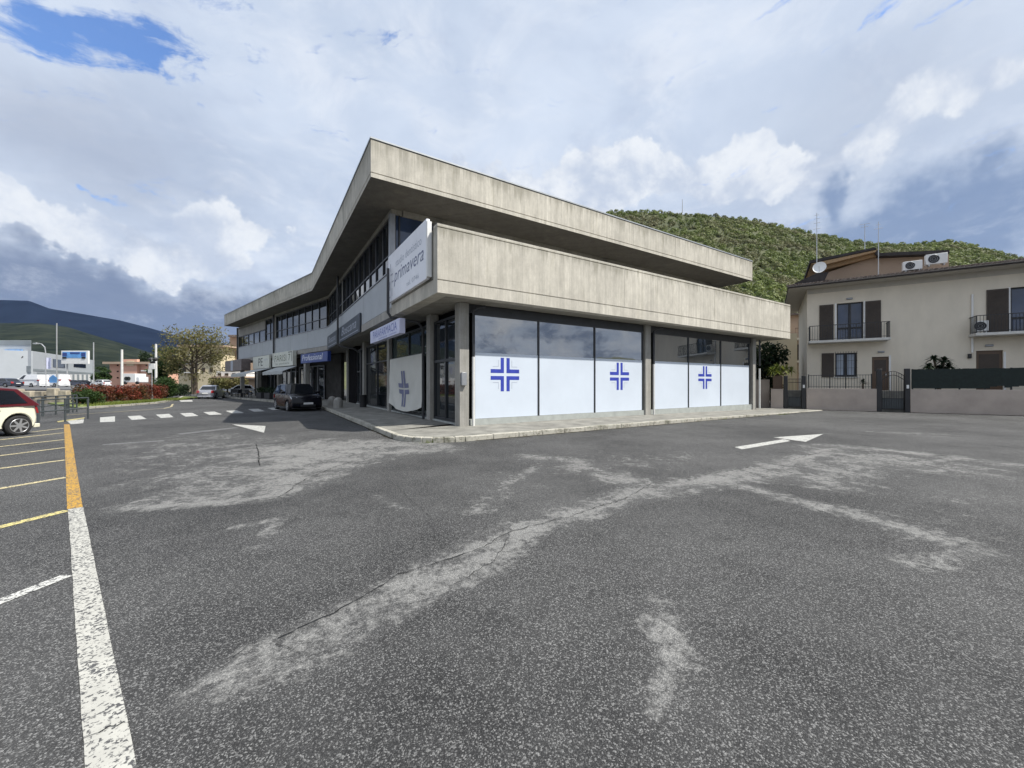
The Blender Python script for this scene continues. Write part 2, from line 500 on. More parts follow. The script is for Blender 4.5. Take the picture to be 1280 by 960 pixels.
def copy_thing(root, loc, rz=None, label=None):
    r = root.copy(); col.objects.link(r); r.location = loc
    if rz is not None: r.rotation_euler = (0, 0, rz)
    if label: r['label'] = label
    for ch in list(root.children):
        c = ch.copy(); col.objects.link(c); c.parent = r
        for g in ch.children:
            d = g.copy(); col.objects.link(d); d.parent = c
    return r


def structure(o): o['kind'] = 'structure'; return o


def leaves(centers, radii, n, size, flat=1.0, aspect=0.6, shell=0.45):
    """n leaf quads in the given ellipsoid clumps -> V, F, tint"""
    centers = np.asarray(centers, float); radii = np.asarray(radii, float)
    if radii.ndim == 1: radii = np.stack([radii] * 3, 1)
    w = radii.prod(1) ** (2 / 3); idx = rng.choice(len(centers), n, p=w / w.sum())
    d = rng.normal(size=(n, 3)); d /= np.linalg.norm(d, axis=1)[:, None]
    r = shell + (1 - shell) * rng.random(n) ** 0.6
    P = centers[idx] + d * r[:, None] * radii[idx] + rng.normal(size=(n, 3)) * size * 0.5
    a = rng.normal(size=(n, 3)); a /= np.linalg.norm(a, axis=1)[:, None]
    b = np.cross(a, rng.normal(size=(n, 3))); b /= np.linalg.norm(b, axis=1)[:, None]
    s = size * (0.6 + 0.8 * rng.random(n))[:, None]
    a = a * s; b = b * s * aspect
    V = np.stack([P - a, P - b * 0.9, P + a, P + b * 0.9], 1).reshape(-1, 3)
    F = np.arange(n * 4).reshape(n, 4)
    ct = rng.random(len(centers))
    t = np.clip(0.55 * ct[idx] + 0.45 * rng.random(n), 0, 1)
    return V, F, np.repeat(t, 4)


def text_mesh(name, body, height, width, m, parent, T, shear=0.0, align='CENTER', depth=0.006):
    """lettering mapped through T(x, z) -> world point, fitted to width x height"""
    cu = bpy.data.curves.new(name, 'FONT'); cu.body = body; cu.size = 1.0; cu.extrude = 0.0; cu.shear = shear
    cu.resolution_u = 2
    tmp = bpy.data.objects.new(name, cu); col.objects.link(tmp)
    dg = bpy.context.evaluated_depsgraph_get()
    me = bpy.data.meshes.new_from_object(tmp.evaluated_get(dg))
    vs = [v.co.copy() for v in me.vertices]; fs = [tuple(p.vertices) for p in me.polygons]
    bpy.data.objects.remove(tmp); bpy.data.curves.remove(cu); bpy.data.meshes.remove(me)
    if not vs: return None
    x0 = min(v.x for v in vs); x1 = max(v.x for v in vs); y0 = min(v.y for v in vs); y1 = max(v.y for v in vs)
    mb = MB()
    mb.v = [Vector(T((v.x - x0) / (x1 - x0) * width - width / 2, (v.y - y0) / (y1 - y0) * height - height / 2)) for v in vs]
    mb.f = fs
    return mb.build(name, m, parent)


def sweep(poly, prof, closed=True, caps=False):
    """offset a plan polyline (list of Vector xy; outward = right-hand side) through profile [(offset, z)...]"""
    n = len(poly); P = [Vector(p[:2]) for p in poly]
    nrm = []
    for i in range(n):
        if closed or 0 < i < n - 1:
            d0 = (P[i] - P[i - 1]).normalized(); d1 = (P[(i + 1) % n] - P[i]).normalized()
        elif i == 0: d0 = d1 = (P[1] - P[0]).normalized()
        else: d0 = d1 = (P[i] - P[i - 1]).normalized()
        n0 = Vector((d0.y, -d0.x)); n1 = Vector((d1.y, -d1.x))
        b = (n0 + n1); b /= max(0.2, b.dot(n0)); nrm.append(b)
    vs = [(P[i].x + nrm[i].x * o, P[i].y + nrm[i].y * o, z) for (o, z) in prof for i in range(n)]
    fs = []
    for j in range(len(prof) - 1):
        for i in range(n if closed else n - 1):
            k = (i + 1) % n
            fs.append((j * n + i, j * n + k, (j + 1) * n + k, (j + 1) * n + i))
    if caps:
        fs.append(tuple(range(n))); fs.append(tuple((len(prof) - 1) * n + i for i in range(n)))
    return vs, fs


# ------------------------------------------------------------------ frames of the main building
O2 = Vector((-2.232, 11.73)); R2 = Vector((0.845, 0.535)).normalized(); L2 = Vector((-R2.y, R2.x))


def F1(a, b, z=0.0):
    p = O2 + R2 * a + L2 * b
    return Vector((p.x, p.y, z))


BEND = 23.6
PB = F1(0, BEND)
KU = 1.0315          # the terrace front stands a little further out than the shop columns' grid


M2 = Vector((-0.74, 0.673)).normalized(); Q2 = Vector((M2.y, -M2.x))


def F2(a, b, z=0.0):
    p = Vector((PB.x, PB.y)) + Q2 * a + M2 * b
    return Vector((p.x, p.y, z))


def bendpt(off):
    """point on the bisector where the two facades offset by 'off' (inwards +) meet"""
    # F1 line a=off: p = O+R*off+L*t ; F2 line a=off
    A = F1(off, 0); B = F2(off, 0)
    d1, d2 = L2, M2
    den = d1.x * d2.y - d1.y * d2.x
    w = Vector((B.x - A.x, B.y - A.y))
    t = (w.x * d2.y - w.y * d2.x) / den
    return Vector((A.x + d1.x * t, A.y + d1.y * t, 0))


SEG2 = 27.4


def U1(a, b, z=0.0):
    p = F1(a, b); return Vector((p.x * KU, p.y * KU, HC + (z - HC) * KU))


def U2(a, b, z=0.0):
    p = F2(a, b); return Vector((p.x * KU, p.y * KU, HC + (z - HC) * KU))


def ZU(z): return HC + (z - HC) * KU


def ubend(off):
    p = bendpt(off); return Vector((p.x * KU, p.y * KU, 0))

# ------------------------------------------------------------------ ground
def dist_poly(px, py, pts):
    best = np.full(px.shape, 1e9)
    for (x0, y0), (x1, y1) in zip(pts[:-1], pts[1:]):
        dx, dy = x1 - x0, y1 - y0
        t = np.clip(((px - x0) * dx + (py - y0) * dy) / (dx * dx + dy * dy + 1e-9), 0, 1)
        best = np.minimum(best, np.hypot(px - x0 - t * dx, py - y0 - t * dy))
    return best


def gpl(pts): return [tuple(gp(u, v)[:2]) for u, v in pts]


def axis(lo, hi, step, far):
    a = list(np.arange(lo, hi + 1e-6, step)); s = step; x = hi
    while x < far: s *= 1.35; x += s; a.append(x)
    s = step; x = lo
    while x > -far: s *= 1.35; x -= s; a.insert(0, x)
    return np.array(a)


gx = axis(-16, 26, 0.14, 6000); gy = axis(0.6, 26, 0.12, 6000)
X, Y = np.meshgrid(gx, gy)
wear = np.zeros_like(X)


def stroke(pts, width, amp):
    """pale worn band along a polyline given in photo pixels; width in metres"""
    global wear
    d = dist_poly(X, Y, gpl(pts))
    wear = np.maximum(wear, amp * np.clip(1 - d / width, 0, 1) ** 0.6)


stroke([(268, 862), (330, 825), (380, 800), (440, 765), (500, 735), (560, 700), (620, 672), (700, 645)], 0.30, 0.68)
stroke([(560, 712), (610, 705), (640, 690)], 0.25, 0.62)
stroke([(700, 645), (745, 635), (800, 612), (900, 598), (985, 578), (1040, 562)], 0.45, 0.72)
stroke([(905, 600), (980, 622), (1060, 640), (1130, 660), (1225, 690)], 0.30, 0.76)
stroke([(1040, 557), (1130, 565), (1280, 582)], 0.55, 0.72)
stroke([(1040, 562), (1060, 585), (1020, 600)], 1.1, 0.55)
stroke([(660, 570), (720, 576), (770, 595), (810, 606)], 0.5, 0.62)
stroke([(160, 634), (240, 630), (330, 622), (360, 612)], 0.30, 0.82)
stroke([(300, 658), (345, 650), (335, 668)], 0.14, 0.7)
stroke([(310, 685), (335, 682)], 0.1, 0.6)
stroke([(190, 570), (260, 560), (340, 552)], 0.45, 0.55)
stroke([(345, 605), (400, 585), (470, 567), (545, 560)], 1.0, 0.70)
stroke([(260, 590), (330, 585), (390, 572)], 1.3, 0.62)
stroke([(340, 560), (400, 556), (460, 552), (520, 556)], 0.9, 0.72)
stroke([(815, 780), (840, 810), (840, 850)], 0.16, 0.6)
stroke([(690, 575), (640, 600), (600, 640)], 0.35, 0.45)
stroke([(1100, 540), (1180, 543)], 0.6, 0.5)
stroke([(1120, 700), (1230, 690)], 0.4, 0.4)
stroke([(470, 620), (510, 640)], 0.15, 0.5)


def area(pts, feather, amp):
    """pale worn zone inside a polygon given in photo pixels"""
    global wear
    P = gpl(pts); P = P + [P[0]]
    ins = np.zeros(X.shape, bool)
    for (x0, y0), (x1, y1) in zip(P[:-1], P[1:]):
        c = ((y0 > Y) != (y1 > Y)); ins ^= c & (X < (x1 - x0) * (Y - y0) / (y1 - y0 + 1e-12) + x0)
    d = dist_poly(X, Y, P)
    wear = np.maximum(wear, np.where(ins, amp * np.clip(0.55 + 0.45 * d / feather, 0, 1), amp * 0.55 * np.clip(1 - d / (feather * 0.25), 0, 1)))


area([(150, 637), (350, 623), (365, 606), (430, 581), (500, 563), (548, 558), (520, 551), (480, 549), (400, 548), (340, 556), (250, 566), (290, 585), (230, 605)], 1.2, 0.74)
area([(598, 674), (640, 650), (702, 648), (690, 664), (640, 688)], 0.2, 0.66)
area([(905, 599), (985, 578), (1040, 559), (1280, 584), (1280, 600), (1120, 590), (1010, 606)], 0.8, 0.55)
area([(740, 640), (800, 606), (905, 594), (985, 580), (1010, 596), (900, 614), (800, 632)], 0.4, 0.55)
area([(560, 600), (700, 560), (900, 560), (1020, 560), (900, 590), (800, 600), (650, 620)], 1.5, 0.30)
area([(1000, 640), (1280, 600), (1280, 760), (1150, 720)], 1.2, 0.32)
area([(110, 560), (250, 535), (400, 545), (300, 600), (120, 620)], 1.5, 0.36)
area([(660, 568), (720, 574), (816, 604), (780, 612), (700, 590)], 0.4, 0.5)
area([(270, 865), (330, 815), (420, 762), (500, 718), (600, 660), (640, 645), (690, 655), (640, 712), (560, 745), (470, 800), (400, 840), (300, 885)], 0.35, 0.66)
area([(800, 740), (835, 742), (892, 822), (870, 865), (815, 905), (790, 870), (812, 800)], 0.22, 0.62)
soil = np.clip((np.hypot(X, Y) - 130) / 40, 0, 1)
nyy, nxx = X.shape
V = np.stack([X.ravel(), Y.ravel(), np.zeros(X.size)], 1)
ii = np.arange(nyy * nxx).reshape(nyy, nxx)
Fq = np.stack([ii[:-1, :-1], ii[:-1, 1:], ii[1:, 1:], ii[1:, :-1]], -1).reshape(-1, 4)
ground = np_mesh('ground', V, Fq, MT['asphalt'])
for nm, arr in (('wear', wear), ('soil', soil)):
    a = ground.data.attributes.new(nm, 'FLOAT', 'POINT'); a.data.foreach_set('value', arr.ravel().astype(np.float32))
structure(ground)


def decal(name, polys, m, z=0.004):
    mb = MB()
    for poly in polys: mb.poly([(p[0], p[1], z) for p in poly])
    return structure(mb.build(name, m))


def strip(p0, p1, w):
    a, b = Vector(p0[:2]), Vector(p1[:2]); d = (b - a).normalized(); n = Vector((-d.y, d.x)) * (w / 2)
    return [a + n, b + n, b - n, a - n]


# long stall boundary: white near, yellow further
def subdivided(a0, a1, b0, b1, n, j=0.0):
    """band between two pixel edges, cut in n, edges slightly uneven"""
    out = []
    pa = [gp(*a0).lerp(gp(*a1), i / n) for i in range(n + 1)]; pb = [gp(*b0).lerp(gp(*b1), i / n) for i in range(n + 1)]
    pa = [p + Vector((random.uniform(-j, j), 0, 0)) for p in pa]; pb = [p + Vector((random.uniform(-j, j), 0, 0)) for p in pb]
    for i in range(n): out.append([pa[i], pb[i], pb[i + 1], pa[i + 1]])
    return out


decal('white_boundary_line', subdivided((110, 1010), (85, 637), (182, 1010), (104, 634), 26, 0.004), MT['paint_white'])
decal('yellow_boundary_line', subdivided((84, 637), (80, 530.5), (103.5, 634), (87, 530.5), 20, 0.004), MT['paint_yellow'])
decal('stall_line_white', [strip(gp(-40, 768), gp(84, 719.5), 0.11)], MT['paint_fresh'])
decal('stall_line_pale_yellow', [strip(gp(-20, 664), gp(83.5, 638.5), 0.13)], MT['paint_pale_yellow'])
thin = []
for (a, b, c, d) in ((-10, 612.5, 83, 596.8), (-10, 587, 82, 575.0), (-10, 571, 81.5, 559.5), (-10, 559.5, 81, 549.5), (-10, 551, 80, 541), (40, 540, 80, 535.3)):
    thin.append(strip(gp(a, b), gp(c, d), 0.13))
decal('stall_lines_thin', thin, MT['paint_thin'])
decal('yellow_corner_line', [[gp(71, 526.6), gp(106, 521.8), gp(105, 523.3), gp(73, 528)]], MT['paint_pale_yellow'])
zebra = [
    [(83.3, 526), (105, 524.2), (104, 529), (88.5, 530.3)],
    [(125, 521.8), (143.7, 520.4), (143.7, 527.2), (125, 527.8)],
    [(159.4, 520.4), (175, 519.4), (183.3, 523.7), (164.6, 525)],
    [(194.8, 518.3), (211.5, 517.3), (216.7, 521.5), (201, 522.5)],
    [(225, 516.7), (240, 516), (248, 520), (232, 520.8)],
    [(254, 515.2), (268, 514.5), (278, 518), (262, 518.8)],
    [(282, 513.6), (296, 512.9), (305, 516.2), (290, 516.8)],
    [(310, 511.6), (323, 511), (331, 514), (318, 514.7)],
    [(334, 510), (346, 509.4), (352, 512), (341, 512.7)],
    [(224, 500.2), (240, 500), (241, 502), (226, 502.2)],
]
decal('crosswalk', [[gp(*p) for p in q] for q in zebra], MT['paint_fresh'])
decal('arrow_marking', [[gp(918.5, 559), gp(927.5, 561.8), gp(988, 551.4), gp(980, 549)], [gp(966.5, 546.8), gp(1007, 552.4), gp(1029, 542.6)]], MT['paint_fresh'])
decal('left_arrow_marking', [[gp(290, 530.5), gp(332, 532.6), gp(330, 541)]], MT['paint_fresh'])
decal('faint_old_line', [strip(gp(222, 543), gp(296, 534.5), 0.35), strip(gp(128, 556), gp(205, 551), 0.25)], MT['paint_faint'])
edge_line = [gp(80, 519), gp(150, 514.5), gp(205, 510.6), gp(214, 508.5), gp(216, 505)]
decal('white_edge_line', [strip(edge_line[i], edge_line[i + 1], 0.12) for i in range(4)], MT['paint_thin'])


def crack(pts, w=0.02):
    g = [gp(u, v) for u, v in pts]; out = []; prev = None
    fine = []
    for i in range(len(g) - 1):
        k = max(3, int((g[i + 1] - g[i]).length / 0.07))
        for j in range(k): fine.append(g[i].lerp(g[i + 1], j / k) + Vector((random.gauss(0, .011), random.gauss(0, .011), 0)))
    for i in range(len(fine) - 1):
        out.append(strip(fine[i], fine[i + 1], w * random.uniform(0.12, 0.5)))
    return out


cr = []
cr += crack([(320, 556), (323, 566), (324, 583)], 0.045)
cr += crack([(350, 622), (380, 600), (430, 580), (470, 568)], 0.03)
cr += crack([(150, 640), (260, 632), (350, 622)], 0.02)
cr += crack([(290, 822), (340, 800)], 0.012)
cr += crack([(345, 803), (366, 812), (388, 818)], 0.010)
cr += crack([(345, 800), (430, 760), (500, 718), (590, 690), (640, 664), (706, 648), (785, 622), (816, 604), (905, 590), (990, 575), (1040, 562)], 0.022)
cr += crack([(700, 570), (760, 588), (816, 604)], 0.016)
cr += crack([(905, 592), (1000, 620), (1100, 650), (1225, 688)], 0.014)
cr += crack([(106, 924), (135, 912), (160, 905)], 0.012)
cr += crack([(490, 603), (530, 640), (545, 650)], 0.012)
cr += crack([(640, 664), (620, 700), (560, 735)], 0.012)
decal('asphalt_cracks', cr, MT['crack'], z=0.0085)

# ------------------------------------------------------------------ sidewalk and kerb of the main building
cx, cy, rad = 0.35, 0.35, 1.55
line = [F1(24.0, -1.2), F1(21.75, -1.2)]
n_front = 24
for i in range(1, n_front + 1): line.append(F1(21.75 + (0.35 - 21.75) * i / n_front, -1.2))
for k in range(1, 9):
    t = math.radians(270 - 90 * k / 8)
    line.append(F1(cx + rad * math.cos(t), cy + rad * math.sin(t)))
kb = 20.0
for i in range(1, 21): line.append(F1(-1.2, cy + (kb - cy) * i / 20))
line.append(F2(-2.2, 2.0))
for i in range(1, 14): line.append(F2(-2.2, 2 + 27 * i / 13))


def kz(p):
    rel = Vector((p[0], p[1])) - O2; a = rel.dot(R2)
    return 0.14 - 0.11 * min(1, max(0, (a - 10) / 11.5))


P2 = [Vector(p[:2]) for p in line]
inner = []
for i in range(len(P2)):
    d0 = (P2[i] - P2[max(0, i - 1)]); d1 = (P2[min(i + 1, len(P2) - 1)] - P2[i])
    d = ((d0.normalized() if d0.length else d1.normalized()) + (d1.normalized() if d1.length else d0.normalized())).normalized()
    nn = Vector((d.y, -d.x))     # towards the building
    inner.append(P2[i] + nn * 0.17)
mb = MB()
for i in range(len(P2) - 1):
    a, b, c, d = P2[i], P2[i + 1], inner[i + 1], inner[i]
    g = 0.006 / max(0.05, (b - a).length)
    a, b = a.lerp(b, g), b.lerp(a, g); d, c = d.lerp(c, g), c.lerp(d, g)
    h = random.uniform(-0.006, 0.006)
    za, zb = kz(a) + 0.006 + h, kz(b) + 0.006 + h
    mb.extrude([(a.x, a.y, -0.05), (b.x, b.y, -0.05), (c.x, c.y, -0.05), (d.x, d.y, -0.05)],
               [(a.x, a.y, za), (b.x, b.y, zb), (c.x, c.y, zb), (d.x, d.y, za)])
structure(mb.build('kerb', MT['kerb'], bevel=0.02))
mb = MB()
back = []
for i, p in enumerate(inner):
    rel = Vector((p.x, p.y)) - O2; a, b = rel.dot(R2), rel.dot(L2)
    if i < 26: back.append(F1(max(a, 1.35), 2.2))
    elif i < 26 + 8: back.append(F1(1.35, 2.2))
    elif i < 26 + 8 + 20: back.append(F1(4.5, max(b, 2.2)))
    else: back.append(F2(4.0, max(0.5, (Vector((p.x, p.y)) - Vector(PB[:2])).dot(M2))))
for i in range(len(inner) - 1):
    a, b = inner[i], inner[i + 1]; c, d = back[i + 1], back[i]
    mb.poly([(a.x, a.y, kz(a)), (b.x, b.y, kz(b)), (c.x, c.y, kz(c)), (d.x, d.y, kz(d))])
structure(mb.build('sidewalk', MT['sidewalk']))

# ------------------------------------------------------------------ main building
bld = thing('commercial_building', 'two storey grey concrete commercial building with wide flat overhanging roof and shops below', 'building', F1(10, 8))
# roof slab
ZR0, ZR1 = 8.98, 10.40
bo = bendpt(-1.17)
roof_poly = [F1(25.1, 3.37), F1(-1.17, 3.37), bo, F2(-1.17, SEG2 + 0.9), F2(13, SEG2 + 0.9), F2(13, 2), F1(14, 22), F1(25.1, 20)]
roof_poly = [Vector(p[:2]) for p in roof_poly]
roof_poly.reverse()  # counter-clockwise so that outward is right-hand side
area = sum(roof_poly[i].x * roof_poly[(i + 1) % 8].y - roof_poly[(i + 1) % 8].x * roof_poly[i].y for i in range(8))
if area < 0: roof_poly.reverse()
prof = [(0, ZR0), (0, ZR0 + 0.15), (-0.035, ZR0 + 0.155), (-0.035, ZR0 + 0.18), (0, ZR0 + 0.185), (0, ZR1 - 0.10), (-0.03, ZR1 - 0.095), (-0.03, ZR1 - 0.06)]
vs, fs = sweep(roof_poly, prof, True, True)
roof = MB().add(vs, fs).build('roof_slab', MT['concrete'], bld)
vs, fs = sweep(roof_poly, [(-0.4, ZR1 - 0.055), (0.025, ZR1 - 0.055), (0.025, ZR1), (-0.4, ZR1 + 0.01)], True)
MB().add(vs, fs).build('roof_coping', MT['coping'], roof)
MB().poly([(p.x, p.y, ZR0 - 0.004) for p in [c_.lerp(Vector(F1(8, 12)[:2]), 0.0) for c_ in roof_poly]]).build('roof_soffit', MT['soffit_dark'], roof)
mb = MB(F1)
for a in (9.6, 12.6, 16.3): MB(F1).box(a, a + 0.008, 3.366, 3.3675, ZR0 + 0.19, ZR1 - 0.1).build('fascia_joint', MT['joint'], roof)
for b in (9.0, 15.0, 20.5): MB(F1).box(-1.1735, -1.1715, b, b + 0.02, ZR0 + 0.19, ZR1 - 0.1).build('fascia_joint', MT['joint'], roof)
for b in (5.5, 9.5, 17.5): MB(F2).box(-1.1735, -1.1715, b, b + 0.02, ZR0 + 0.19, ZR1 - 0.1).build('fascia_joint', MT['joint'], roof)

# terrace parapet and floor slab
LP = 22.7
par_poly = [Vector(U1(0, 0)[:2]), Vector(U1(LP, 0)[:2])]
prof = [(-0.34, 4.34), (0, 4.345), (0.0, 4.72), (-0.03, 4.725), (-0.03, 4.75), (0, 4.755), (0, 6.30), (-0.03, 6.303), (-0.03, 6.325), (0.0, 6.33), (0.0, 6.42), (-0.34, 6.42), (-0.34, 4.34)]
prof = [(o_, ZU(z_)) for o_, z_ in prof]
vs, fs = sweep(par_poly, prof, False)
n = len(prof)
mb = MB().add(vs, fs)
for e in (0, 1): mb.poly([mb.v[j * 2 + e] for j in range(n - 1)])
par = mb.build('terrace_parapet', MT['concrete'], bld)
mb = MB(U1)
for a in (8.1, 14.6): MB(U1).box(a, a + 0.008, -0.0035, -0.002, 4.76, 6.29).build('parapet_joint', MT['joint'], par)
mb = MB(U1)
mb.box(0.02, LP, 0.36, 5.0, 4.345, 4.66)
mb.box(0.42, LP - 0.1, 5.0, 16, 4.345, 4.66)
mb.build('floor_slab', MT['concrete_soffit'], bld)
MB(U1).box(0.0, 0.42, 0.345, 5.0, 4.34, 4.80).build('end_beam', MT['concrete'], bld, bevel=0.012)
MB(U1).box(-0.02, 0.25, 0.345, 0.425, 4.805, 6.3).build('corner_trim', MT['joint'], bld)

# spandrels on the left facade
bs = ubend(0.0); bsi = ubend(0.30)
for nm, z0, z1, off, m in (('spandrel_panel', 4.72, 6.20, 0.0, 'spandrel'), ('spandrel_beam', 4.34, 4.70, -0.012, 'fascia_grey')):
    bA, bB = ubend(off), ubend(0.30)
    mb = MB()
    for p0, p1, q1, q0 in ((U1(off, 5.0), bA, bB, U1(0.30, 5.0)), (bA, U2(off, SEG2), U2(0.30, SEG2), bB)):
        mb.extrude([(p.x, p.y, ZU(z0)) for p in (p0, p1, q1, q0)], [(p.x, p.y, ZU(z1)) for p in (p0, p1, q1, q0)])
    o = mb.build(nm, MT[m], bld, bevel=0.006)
    if nm == 'spandrel_panel': span = o
mb = MB(U1)
for b in (10.3, 17.9): MB(U1).box(-0.003, -0.0015, b, b + 0.015, 4.73, 6.19).build('spandrel_joint', MT['joint'], span)
for b in (4.2, 8.4, 12.7, 17.0, 21.3): MB(U2).box(-0.003, -0.0015, b, b + 0.02, 4.73, 6.19).build('spandrel_joint', MT['joint'], span)
mb = MB()
bA, bB = ubend(-0.05), ubend(0.30)
for p0, p1, q1, q0 in ((U1(-0.05, 5.0), bA, bB, U1(0.30, 5.0)), (bA, U2(-0.05, SEG2), U2(0.30, SEG2), bB)):
    mb.extrude([(p.x, p.y, ZU(6.205)) for p in (p0, p1, q1, q0)], [(p.x, p.y, ZU(6.25)) for p in (p0, p1, q1, q0)])
mb.build('window_sill', MT['frame_grey'], bld)
# slab over the left shops
mb = MB()
bA, bB = ubend(0.31), ubend(9)
for p0, p1, q1, q0 in ((U1(0.31, 5.0), bA, bB, U1(9, 5.0)), (bA, U2(0.31, SEG2), U2(9, SEG2), bB)):
    mb.extrude([(p.x, p.y, ZU(4.36)) for p in (p0, p1, q1, q0)], [(p.x, p.y, ZU(4.65)) for p in (p0, p1, q1, q0)])
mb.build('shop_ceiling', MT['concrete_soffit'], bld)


# upper ribbon windows, left facade
def ribbon(T, b0, b1, step, z0=6.25, z1=8.52, a=0.10, trans=7.0):
    g = MB(T).box(a, a + 0.03, b0, b1, z0, z1).build('ribbon_window', MT['glass'], bld)
    f = MB(T); k = max(1, round((b1 - b0) / step))
    for i in range(k + 1):
        b = b0 + (b1 - b0) * i / k
        f.box(a - 0.06, a - 0.003, b - 0.03, b + 0.03, z0, z1)
    f.box(a - 0.05, a - 0.004, b0, b1, trans - 0.03, trans + 0.03)
    f.box(a - 0.055, a - 0.0045, b0, b1, z1 - 0.07, z1 - 0.001)
    f.build('window_frame', MT['frame'], g)
    return g


ribbon(U1, 5.25, 16.9, 1.28)
ribbon(U1, 17.2, 23.2, 1.2)
ribbon(U2, 0.4, 12.7, 1.6)
ribbon(U2, 13.2, 16.0, 1.4)
g = ribbon(U2, 16.3, 26.9, 2.1, z1=7.55, trans=7.5)
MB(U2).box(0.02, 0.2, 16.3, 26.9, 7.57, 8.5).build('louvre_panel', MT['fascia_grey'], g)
# beam above the windows, posts
mb = MB()
bA, bB = ubend(0.0), ubend(0.45)
for p0, p1, q1, q0 in ((U1(0.0, 5.02), bA, bB, U1(0.45, 5.02)), (bA, U2(0.0, SEG2), U2(0.45, SEG2), bB)):
    mb.extrude([(p.x, p.y, ZU(8.54)) for p in (p0, p1, q1, q0)], [(p.x, p.y, 8.972) for p in (p0, p1, q1, q0)])
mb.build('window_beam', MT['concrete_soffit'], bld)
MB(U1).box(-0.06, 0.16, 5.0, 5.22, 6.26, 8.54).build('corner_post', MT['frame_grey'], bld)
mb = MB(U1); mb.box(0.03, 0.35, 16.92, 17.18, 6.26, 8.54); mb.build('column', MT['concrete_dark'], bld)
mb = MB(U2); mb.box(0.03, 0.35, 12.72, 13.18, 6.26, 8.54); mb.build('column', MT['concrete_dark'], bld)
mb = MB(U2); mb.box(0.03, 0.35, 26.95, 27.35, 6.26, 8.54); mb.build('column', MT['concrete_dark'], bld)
# recessed upper front behind the terrace
g = MB(U1).box(0.2, 22.0, 5.06, 5.1, 4.7, 8.52).build('terrace_window', MT['glass_blue'], bld)
f = MB(U1)
for i in range(17): f.box(0.3 + i * 1.35, 0.36 + i * 1.35, 5.0, 5.055, 4.7, 8.52)
f.box(0.3, 22, 5.005, 5.05, 7.3, 7.36)
f.build('window_frame', MT['frame'], g)
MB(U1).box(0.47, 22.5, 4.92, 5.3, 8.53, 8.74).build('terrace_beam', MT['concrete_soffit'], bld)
for a in (2.0, 12.1, 22.2): MB(U1).box(a - 0.2, a + 0.2, 4.75, 5.15, 4.67, 8.52).build('column', MT['concrete_dark'], bld)
MB(U1).box(22.1, 22.3, 5.3, 16, 4.7, 8.74).build('end_wall', MT['concrete_dark'], bld)

MB(U1).box(0.01, 0.12, 0.43, 5.0, 4.805, 4.98).build('upstand', MT['joint'], bld)
# ground floor columns
ZS = 0.14
for a, w in ((1.30, 0.36), (10.95, 0.40), (20.85, 0.40)):
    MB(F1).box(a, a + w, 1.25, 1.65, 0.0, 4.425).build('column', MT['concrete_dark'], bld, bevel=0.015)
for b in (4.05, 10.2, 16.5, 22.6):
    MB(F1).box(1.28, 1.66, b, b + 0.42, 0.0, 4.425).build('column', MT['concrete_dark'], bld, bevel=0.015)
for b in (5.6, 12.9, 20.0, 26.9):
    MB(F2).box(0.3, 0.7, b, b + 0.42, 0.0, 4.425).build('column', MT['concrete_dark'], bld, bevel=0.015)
# core so that nothing shows through
mb = MB(F1)
mb.box(1.75, 20.8, 1.75, 16, 0, 4.42); mb.box(4.6, 14, 16.1, 24, 0, 4.42)
mb.build('inner_wall', MT['dark'], bld)
mb = MB(F2); mb.box(2.4, 2.7, 3.0, SEG2, 0, 4.42); mb.box(1.0, 9, 23.5, 23.8, 0.1, 4.42); mb.build('shop_wall', MT['shopwall'], bld)


def cross_poly():
    """pharmacy cross as four L pieces in a 1.24 m square, plus thin outlines"""
    g, w, h = 0.056, 0.140, 0.62
    L = [(g, g), (h, g), (h, g + w), (g + w, g + w), (g + w, h), (g, h)]
    o = g + w + 0.085; t = 0.022; e = h - 0.09
    K = [(o, o), (e, o), (e, o + t), (o + t, o + t), (o + t, e), (o, e)]
    mir = lambda P, sx, sy: [(x * sx, y * sy) for x, y in P]
    return [mir(L, sx, sy) for sx in (1, -1) for sy in (1, -1)], [mir(K, sx, sy) for sx in (1, -1) for sy in (1, -1)]


def cross_on(T, parent, s=1.0, sx=1.0):
    A, B = cross_poly()
    for P, nm, m in ((A, 'cross_logo', 'cross'), (B, 'outline_logo', 'cross_line')):
        mb = MB()
        for q in P:
            mb.add([T(x * s * sx, y * s, 0) for x, y in q] + [T(x * s * sx, y * s, 1) for x, y in q],
                   [tuple(range(6)), tuple(range(11, 5, -1))] + [(i, (i + 1) % 6, 6 + (i + 1) % 6, 6 + i) for i in range(6)])
        mb.build(nm, MT[m], parent)


BG = 1.364
edges = [(1.90, 4.73), (4.73, 7.74), (7.74, 10.86), (11.62, 14.47), (14.47, 17.5), (17.5, 20.62)]
for i, (a0, a1) in enumerate(edges):
    g = MB(F1).box(a0 + 0.03, a1 - 0.03, BG, BG + 0.03, 0.36, 4.05).build('shop_window', MT['glass_front'], bld)
    f = MB(F1)
    for a in (a0, a1 - 0.03): f.box(a, a + 0.03, BG - 0.04, BG + 0.04, 0.36, 4.05)
    f.box(a0, a1, BG - 0.035, BG + 0.045, 4.05, 4.11)
    f.build('window_frame', MT['frame'], g)
    MB(F1).box(a0 + 0.035, a1 - 0.035, BG - 0.010, BG - 0.003, 0.365, 2.72).build('window_film', MT['film'], g)
    if i in (0, 2, 4):
        ac = (a0 + a1) / 2 if i else 3.2
        cross_on(lambda x, y, k, ac=ac: F1(ac + x, BG - 0.011 - 0.003 * k, 1.95 + y), g)
